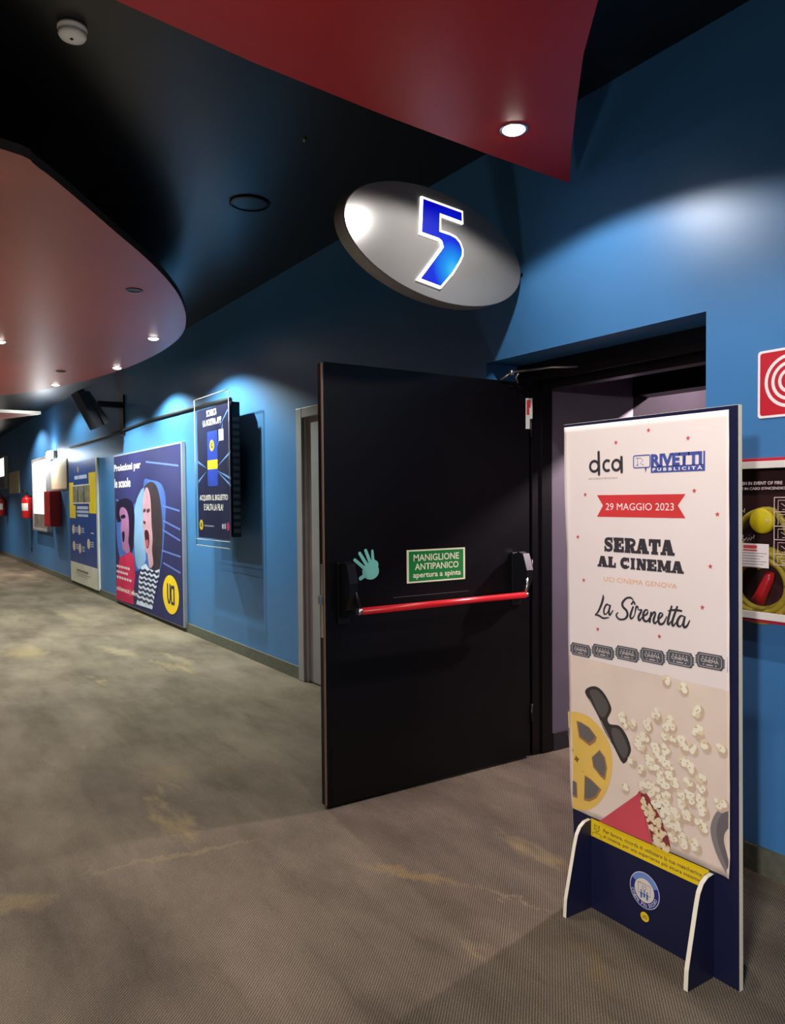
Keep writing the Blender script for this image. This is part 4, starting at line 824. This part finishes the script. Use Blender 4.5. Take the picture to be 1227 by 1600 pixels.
WA.put('girl_face', [K([(-9.74,1.542),(-9.627,1.618),(-9.523,1.57),(-9.452,1.433),(-9.44,1.191),(-9.4,0.995),(-9.435,0.842),(-9.393,0.678),(-9.554,0.622),(-9.612,0.726),(-9.64,0.794),(-9.73,0.828),(-9.793,0.965),(-9.796,1.09),(-9.848,1.152),(-9.786,1.262),(-9.825,1.34)])], SKIN, 5, sp_)
WA.put('girl_mouth', [K([(-9.743,1.068),(-9.622,1.087),(-9.55,1.036),(-9.546,0.929),(-9.603,0.865),(-9.689,0.876),(-9.727,0.968)])], mat('print_mouth', '#4a1c28', 0.3), 6, sp_)
WA.put('girl_tongue', [K([(-9.706,0.953),(-9.597,0.965),(-9.579,0.904),(-9.635,0.871),(-9.688,0.884)])], mat('print_tongue', '#b0606c', 0.3), 7, sp_)
WA.put('girl_eyes', [K([(-9.781,1.34),(-9.692,1.356),(-9.683,1.318),(-9.772,1.306)]), K([(-9.628,1.341),(-9.509,1.354),(-9.501,1.319),(-9.619,1.303)]), K([(-9.813,1.184),(-9.767,1.2),(-9.68,1.186),(-9.726,1.154)])], mat('print_eye', '#5c3c48', 0.3), 6, sp_)
shirt = [(-9.911,0.613),(-9.713,0.665),(-9.581,0.612),(-9.346,0.598),(-9.133,0.636),(-9.157,0.56),(-9.365,0.287),(-9.468,0.116),(-10.19,0.103),(-10.08,0.248),(-10.04,0.46)]
gs_ = WA.put('girl_shirt', [shirt], mat('print_white_shirt', '#c6d4ea', 0.6, spec=0.25, var=0.1), 5, sp_)
bands = []
for k in range(9):
    y = 1085+k*36
    x0_, x1_ = 258-k*4.2, 405-k*5.5
    pts_ = [(x0_+(x1_-x0_)*i/8, y+k*1.5+i*4+(9 if i % 2 else -3)) for i in range(9)]
    bands.append(pts_)
SH = [[(-9.953,0.57),(-9.852,0.562),(-9.746,0.58),(-9.643,0.56),(-9.545,0.582),(-9.452,0.562),(-9.357,0.584),(-9.262,0.564),(-9.175,0.585)], [(-9.98,0.509),(-9.879,0.498),(-9.777,0.519),(-9.68,0.498),(-9.581,0.518),(-9.477,0.499),(-9.382,0.519),(-9.291,0.496),(-9.199,0.518)],
      [(-10.01,0.447),(-9.905,0.436),(-9.803,0.457),(-9.705,0.437),(-9.606,0.458),(-9.512,0.438),(-9.416,0.458),(-9.325,0.436),(-9.233,0.456)], [(-10.03,0.384),(-9.932,0.373),(-9.829,0.395),(-9.731,0.372),(-9.632,0.394),(-9.537,0.374),(-9.441,0.392),(-9.349,0.37),(-9.267,0.39)],
      [(-10.06,0.32),(-9.959,0.307),(-9.856,0.326),(-9.757,0.307),(-9.658,0.326),(-9.562,0.307),(-9.466,0.326),(-9.384,0.303),(-9.312,0.32)], [(-10.09,0.253),(-9.986,0.241),(-9.882,0.261),(-9.783,0.242),(-9.683,0.261),(-9.587,0.243),(-9.491,0.259),(-9.409,0.237)],
      [(-10.13,0.185),(-10.02,0.176),(-9.921,0.193),(-9.821,0.175),(-9.72,0.192),(-9.624,0.174),(-9.527,0.191),(-9.433,0.174)]]
sl = []
for p in SH: sl += stroke(p, .034)
WA.put('shirt_stripes', sl, mat('print_stripe_navy', '#20264c', 0.3), 6, gs_)
WA.text('poster_text', 'Proiezioni per', [(-11.2,1.982),(-11.2,1.857),(-9.866,1.935),(-9.873,1.817)], INKWHITE, 6, sp_, 0.022)
WA.text('poster_text', 'le scuole', [(-11.19,1.778),(-11.2,1.639),(-10.36,1.746),(-10.37,1.632)], INKWHITE, 6, sp_, 0.022)
tl_ = []
for a in ([(-11.16,0.537),(-10.45,0.54)], [(-11.17,0.461),(-10.55,0.466)], [(-11.17,0.384),(-10.37,0.398)]):
    for k in range(6):
        f0, f1 = k/6, k/6+.13; tl_.append([(a[0][0]+(a[1][0]-a[0][0])*f0, a[0][1]-.012), (a[0][0]+(a[1][0]-a[0][0])*f1, a[0][1]-.012), (a[0][0]+(a[1][0]-a[0][0])*f1, a[0][1]+.022), (a[0][0]+(a[1][0]-a[0][0])*f0, a[0][1]+.022)])
WA.put('small_print', tl_, mat('print_pale_pink', '#e0c4d0', 0.4), 7, sp_)
WA.text('web_text', 'ucicinemas.it | offerte', [(-11.17,0.256),(-11.18,0.173),(-10.07,0.284),(-10.08,0.196)], INKWHITE, 7, sp_, 0.01)
uc = [(-8.725,0.371)][0]; ue = [(-9.032,0.341),(-8.435,0.4),(-8.713,0.594),(-8.737,0.147)]
ra, rb_ = (ue[1][0]-ue[0][0])/2, (ue[2][1]-ue[3][1])/2
lo_ = WA.put('yellow_logo', [ell(uc, ra, rb_, 40)], YEL, 6, sp_)
def uci(art, c, s, m, lay, parent):
    w = .23*s; o = []
    o += stroke([(c[0]-.50*s, c[1]+.48*s), (c[0]-.50*s, c[1]-.18*s), (c[0]-.36*s, c[1]-.42*s), (c[0]-.20*s, c[1]-.42*s), (c[0]-.08*s, c[1]-.18*s), (c[0]-.08*s, c[1]+.48*s)], w*.8, smooth=False)
    o += stroke([(c[0]+.36*s, c[1]+.40*s), (c[0]+.16*s, c[1]+.42*s), (c[0]+.06*s, c[1]+.20*s), (c[0]+.06*s, c[1]-.18*s), (c[0]+.16*s, c[1]-.42*s), (c[0]+.36*s, c[1]-.42*s)], w*.8, smooth=False)
    o += stroke([(c[0]+.54*s, c[1]+.44*s), (c[0]+.54*s, c[1]-.42*s)], w*.8)
    return art.put('logo_text', o, m, lay, parent)
uci(WA, uc, rb_*1.0, mat('logo_navy', '#1c1f3a', 0.4), 7, lo_)

# ------------------------------------------------------------------ app poster in a clear sleeve hung over a wall screen
ax = [(-7.327,2.423),(-7.299,1.027),(-6.434,2.412),(-6.412,1.039),(-7.284,2.344),(-7.289,1.046),(-6.453,2.314),(-6.424,1.103)]
x0, x1 = (ax[0][0]+ax[1][0])/2, (ax[2][0]+ax[3][0])/2; zt, zb = (ax[0][1]+ax[2][1])/2, (ax[1][1]+ax[3][1])/2-.02
scn = thing('wall_screen', (-6.62, 2.66, 1.10), 'black ribbed wall screen behind the clear poster sleeve', 'screen')
boxes('screen_body', [(x0+.07, x1-.05, 2.575, 2.66, zb+.10, zt-.10)], BLACKM, scn, bev=0.006)
boxes('cooling_rib', [(x1-.05, x1-.043, 2.585, 2.65, zb+.14+k*.062, zb+.14+k*.062+.034) for k in range(17)], mat('rib_grey', '#5a5650', 0.5), scn)
boxes('wall_bracket', [(x0+.3, x0+.5, 2.66, 2.759, 1.45, 1.95)], BLACKM, scn)
ap = thing('app_poster', (-6.62, 2.54, zb), 'narrow dark blue app poster in a clear hanging sleeve', 'poster')
bm = bmesh.new(); g = []
for j in range(31):
    z = zb+(zt-zb)*j/30; wv_ = .012*math.sin(j*.9)*(1 if j > 2 else 0)
    g.append([bm.verts.new((x0+(x1-x0)*i/8+(wv_*.5 if i in (0, 8) else 0), 2.536+.004*math.sin(j*.7+i), z)) for i in range(9)])
for j in range(30):
    for i in range(8): f = bm.faces.new((g[j][i], g[j][i+1], g[j+1][i+1], g[j+1][i])); f.smooth = True
sl_ = link_mesh('clear_sleeve', bm, glass_material('clear_pvc', '#404040', 0.94, 0.2), ap); so = sl_.modifiers.new('thickness', 'SOLIDIFY'); so.thickness = .0015
bm = bmesh.new()
for a, b in (((x0, zb), (x0, zt)), ((x0, zt), (x1, zt)), ((x1, zt), (x1, zb)), ((x1, zb), (x0, zb)), ((x0, zb+.06), (x1, zb+.06))): tube(bm, [(a[0], 2.536, a[1]), (b[0], 2.536, b[1])], .0035, 6)
link_mesh('sleeve_edge', bm, mat('sleeve_edge_pale', '#a8a29a', 0.4, spec=0.5), ap)
AP = Art((1, 0, 0), (0, 0, 1), (0, -1, 0), (0, 2.552, 0), 0.0005)
s0, s1, sb, stp = x0+.02, x1-.02, zb+.075, zt-.11
boxes('poster_sheet', [(s0, s1, 2.5522, 2.554, sb, stp)], mat('app_navy', '#23264a', 0.35, var=0.3, scale=2.5), ap)
GX = lambda f: s0+(s1-s0)*f
GZ = lambda f: stp-(stp-sb)*f
fq = lambda a, b, c, d: [(GX(a), GZ(c)), (GX(a), GZ(d)), (GX(b), GZ(c)), (GX(b), GZ(d))]
rr_ = []
for a, b in (((.60, .46), (1, .36)), ((.62, .49), (1, .60)), ((.6, .48), (1, .55)), ((.30, .46), (.02, .40)), ((.30, .48), (.02, .56)), ((.7, .16), (.95, .05)), ((.55, .38), (.8, .15))):
    rr_ += [[(GX(a[0]), GZ(a[1])), (GX(b[0]), GZ(b[1]-.010)), (GX(b[0]), GZ(b[1]+.010))]]
AP.put('light_streaks', rr_, mat('app_streak', '#6f9ce0', 0.4), 1, ap)
AP.text('poster_text', 'SCARICA', fq(.32, .63, .015, .065), INKWHITE, 3, ap, .015)
AP.text('poster_text', 'LA NOSTRA APP', fq(.20, .76, .085, .135), INKWHITE, 3, ap, .015)
AP.text('poster_text', 'ACQUISTA IL BIGLIETTO', fq(.06, .92, .665, .715), INKWHITE, 3, ap, .015)
AP.text('poster_text', 'E SALTA LA FILA!', fq(.20, .78, .735, .785), INKWHITE, 3, ap, .015)
phn = AP.put('phone_print', [rrect(GX(.33), GX(.64), GZ(.60), GZ(.18), .02)], mat('phone_blue', '#2c48b8', 0.4, var=.15), 2, ap)
AP.put('phone_band', [rrect(GX(.33), GX(.64), GZ(.47), GZ(.40), .012)], YEL, 3, phn)
lg2 = AP.put('phone_logo', [ell((GX(.47), GZ(.29)), .058, .052, 28)], YEL, 3, phn)
uci(AP, (GX(.47), GZ(.29)), .042, MATS['logo_navy'], 4, lg2)
AP.put('white_card', [rect(fq(.68, .82, .18, .265))], mat('print_card', '#e4d4da', 0.4), 2, ap)
lg3 = AP.put('yellow_logo', [ell((GX(.10), GZ(.90)), .052, .05, 28)], YEL, 3, ap)
uci(AP, (GX(.10), GZ(.90)), .038, MATS['logo_navy'], 4, lg3)
AP.put('small_print', [rect(fq(.20, .50, .900, .910))], mat('print_dim', '#9a98b0', .4), 2, ap)
AP.put('store_badge', [rect(fq(.74, .79, .885, .92)), rect(fq(.81, .85, .88, .92))], mat('print_pale_lilac', '#c4bfe0', .4), 2, ap)
AP.put('store_badge', [ell((GX(.915), GZ(.90)), .03, .04, 20)], mat('print_rose', '#c83a68', .4), 2, ap)

# ------------------------------------------------------------------ far wall: banner, hose box, extinguishers, display cases
bq = [(-14.5,2.148),(-14.43,0.05),(-12.36,2.105),(-12.38,0.092)]
x0, x1 = (bq[0][0]+bq[1][0])/2, (bq[2][0]+bq[3][0])/2; zt, zb = (bq[0][1]+bq[2][1])/2, (bq[1][1]+bq[3][1])/2
bn = thing('promotion_panel', ((x0+x1)/2, 2.74, zb), 'tall blue and yellow promotion panel with white foot on the far wall', 'poster')
boxes('panel_board', [(x0, x1+.02, 2.731, 2.759, zb, zt)], LGREY, bn, bev=.003)
BA = Art((1, 0, 0), (0, 0, 1), (0, -1, 0), (0, 2.7305, 0), .0008)
GX = lambda f: x0+(x1-x0)*f
GZ = lambda f: zt-(zt-zb)*f
R_ = lambda a, b, c, d: [(GX(a), GZ(c)), (GX(b), GZ(c)), (GX(b), GZ(d)), (GX(a), GZ(d))]
BA.put('panel_sheet', [R_(0, .97, 0, .835)], mat('panel_blue', '#2b4a92', 0.4), 1, bn)
BA.put('panel_foot', [R_(0, .97, .835, 1)], mat('panel_cream', '#e0dccc', 0.5), 1, bn)
BA.put_each('yellow_block', [R_(0, .17, .165, .465), R_(.74, .97, .105, .42), R_(.17, .24, .36, .465)], YEL, 2, bn)
BA.put_each('photo_strip', [R_(.14, .33, .20, .335), R_(.36, .55, .20, .335), R_(.58, .77, .20, .335)], mat('panel_photo', '#8a8468', 0.5, var=.5, scale=9), 3, bn)
BA.put_each('photo_border', [R_(.12, .78, .19, .20), R_(.12, .78, .335, .345)], MATS['panel_cream'], 3, bn)
BA.put('heading_print', [R_(.22, .36, .115, .145), R_(.38, .68, .115, .145), R_(.30, .70, .365, .39), R_(.28, .72, .40, .42), R_(.30, .70, .43, .45), R_(.78, .88, .568, .578)], mat('panel_pale_text', '#b8c4e0', .5), 3, bn)
BA.put('logo_print', [ell((GX(.36), GZ(.065)), .06, .055, 20)], mat('panel_dim_yellow', '#a89848', .5), 3, bn)
cir = []
for u_, v_ in ((.14, .56), (.37, .56), (.15, .70), (.38, .71), (.70, .66)): cir.append(ell((GX(u_), GZ(v_)), .11, .085, 20))
BA.put_each('round_photo', cir, mat('panel_round', '#e2c8b4', .5, var=.2, scale=8), 3, bn)
cap_ = []
for u_, v_ in ((.21, .56), (.45, .56), (.22, .70), (.46, .71), (.77, .66)):
    for k in range(3): cap_.append(R_(u_, u_+.10, v_-.02+k*.016, v_-.012+k*.016))
BA.put('caption_print', cap_, MATS['panel_pale_text'], 3, bn)
BA.put('foot_print', [R_(.24, .66, .885, .905), R_(.18, .74, .918, .922), R_(.28, .64, .935, .938)], mat('panel_grey_text', '#8a8880', .5), 3, bn)

hb_ = thing('hose_box', (-15.75, 2.66, 0.99), 'dark red wall box beside the far blue and yellow panel', 'fire box')
boxes('box_body', [(-16.1, -15.42, 2.575, 2.759, .99, 1.66)], DKRED, hb_, bev=.01)
boxes('box_door', [(-16.08, -15.44, 2.568, 2.575, 1.01, 1.64)], EXTRED, hb_, bev=.003)
boxes('box_latch', [(-15.50, -15.47, 2.560, 2.568, 1.28, 1.36)], STEEL, hb_)

def extinguisher(x, label, loc_m):
    t = thing('fire_extinguisher', (x, 2.63, 1.10), label, 'fire extinguisher', 'extinguishers hung on the far wall')
    bm = bmesh.new(); lathe(bm, [(0, 0), (.10, 0), (.11, .015), (.11, .40), (.095, .45), (.05, .485), (.026, .495), (.026, .53), (0, .53)], (x, 2.63, 1.10), n=24); link_mesh('cylinder_body', bm, loc_m, t)
    bm = bmesh.new(); lathe(bm, [(.111, .17), (.112, .172), (.112, .33), (.111, .332)], (x, 2.63, 1.10), n=24)
    bmesh.ops.delete(bm, geom=[f for f in bm.faces if f.calc_center_median().y > 2.63], context='FACES'); link_mesh('paper_label', bm, WHITE, t)
    bm = bmesh.new(); box(bm, x-.03, x+.03, 2.60, 2.66, 1.62, 1.65, .004); tube(bm, [(x-.06, 2.63, 1.66), (x+.02, 2.63, 1.66), (x+.13, 2.62, 1.69)], .009, 8); tube(bm, [(x+.02, 2.63, 1.635), (x+.12, 2.62, 1.63)], .008, 8); link_mesh('valve_handle', bm, BLACKM, t)
    bm = bmesh.new(); tube(bm, smooth2([(x-.02, 2.61, 1.64), (x-.14, 2.58, 1.74), (x-.24, 2.58, 1.72), (x-.24, 2.60, 1.55), (x-.13, 2.60, 1.35)], 6), .012, 8); link_mesh('hose', bm, RUBBER, t)
    boxes('wall_hook', [(x-.03, x+.03, 2.655, 2.759, 1.57, 1.60)], BLACKM, t)
extinguisher(-18.6, 'bright red extinguisher with white label, left of the dark red box', EXTRED)
extinguisher(-22.9, 'dark red extinguisher farthest down the corridor wall', DKRED)

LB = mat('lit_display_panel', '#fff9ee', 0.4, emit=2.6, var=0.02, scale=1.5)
CB = mat('cream_board', '#e8dcb8', 0.6, emit=0.0)  # cream boards added in place of pale glare bands on the wall
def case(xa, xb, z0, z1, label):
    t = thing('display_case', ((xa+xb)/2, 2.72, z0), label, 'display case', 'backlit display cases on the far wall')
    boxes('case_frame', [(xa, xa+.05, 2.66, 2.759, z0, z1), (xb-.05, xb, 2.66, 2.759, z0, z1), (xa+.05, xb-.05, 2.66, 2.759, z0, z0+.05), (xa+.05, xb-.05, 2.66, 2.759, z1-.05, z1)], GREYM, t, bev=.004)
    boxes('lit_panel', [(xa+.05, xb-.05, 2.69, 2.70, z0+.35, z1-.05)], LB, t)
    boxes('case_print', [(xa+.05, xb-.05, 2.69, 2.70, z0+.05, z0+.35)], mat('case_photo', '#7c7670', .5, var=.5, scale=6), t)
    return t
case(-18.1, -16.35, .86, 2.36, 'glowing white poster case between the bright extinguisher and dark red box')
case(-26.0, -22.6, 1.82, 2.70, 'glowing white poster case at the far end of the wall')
for xa, xb, lab in ((-16.34, -14.75, 'added cream board standing in for wall glare above the dark red wall box'), (-22.4, -20.6, 'added cream board standing in for wall glare between the two far extinguishers')):
    t = thing('glare_board', ((xa+xb)/2, 2.75, 1.68), lab, 'glare board'); boxes('board_sheet', [(xa+.02, xb-.02, 2.742, 2.748, 1.70, 2.22)], CB, t); boxes('board_frame', [(xa, xb, 2.748, 2.759, 1.68, 2.24)], LGREY, t)
em = thing('emergency_lamp', (-16.0, 2.70, 2.28), 'blazing white emergency lamp above the dark red wall box', 'lamp')
boxes('lamp_housing', [(-16.25, -15.75, 2.70, 2.759, 2.29, 2.43)], WHITE, em, bev=.01)
for x in (-16.13, -15.87):
    bm = bmesh.new(); lathe(bm, [(.08, 0), (.08, .03), (.06, .055), (0, .065)], (x, 2.70, 2.36), (0, -1, 0), 20); link_mesh('lamp_head', bm, mat('lamp_lens', '#f4fbff', .4, emit=40, var=0), em)
pl = bpy.data.lights.new('emergency_glow', 'POINT'); pl.energy = 30; pl.color = (.9, .97, 1.0); pl.shadow_soft_size = .06
po_ = bpy.data.objects.new('emergency_glow', pl); COL.objects.link(po_); po_.parent = em; po_.location = (0, -.16, .08)
boxes_ = boxes('wall_socket', [(-19.0, -18.92, 2.748, 2.759, .35, .43)], BLACKM); tag(boxes_, 'small dark wall socket below the bright red extinguisher', 'socket')

# ------------------------------------------------------------------ tilted screen near the ceiling and its cable
tv = thing('ceiling_monitor', (-11.2, 2.40, 2.55), 'black tilted monitor on a wall bracket under the dusty red panel', 'monitor')
bm = bmesh.new()
prism(bm, [(-11.05, 2.13, 2.89), (-11.05, 2.21, 2.93), (-11.05, 2.45, 2.46), (-11.05, 2.37, 2.42)], (.40, 0, 0)); link_mesh('monitor_body', bm, BLACKM, tv)
bm = bmesh.new(); prism(bm, [(-11.02, 2.23, 2.90), (-11.02, 2.29, 2.90), (-11.02, 2.55, 2.52), (-11.02, 2.47, 2.47)], (.34, 0, 0)); link_mesh('monitor_back', bm, RUBBER, tv)
boxes('wall_bracket', [(-10.90, -10.80, 2.42, 2.759, 2.72, 2.80), (-10.95, -10.75, 2.735, 2.759, 2.35, 2.90)], BLACKM, tv, bev=.005)
bm = bmesh.new(); tube(bm, [(-14.4, 2.742, 2.405), (-11.1, 2.733, 2.41), (-9.5, 2.742, 2.44), (-7.6, 2.742, 2.42), (-6.9, 2.742, 2.40)], .016, 8)
tag(link_mesh('cable_run', bm, RUBBER), 'black cable running along the blue wall between monitor and poster', 'cable')
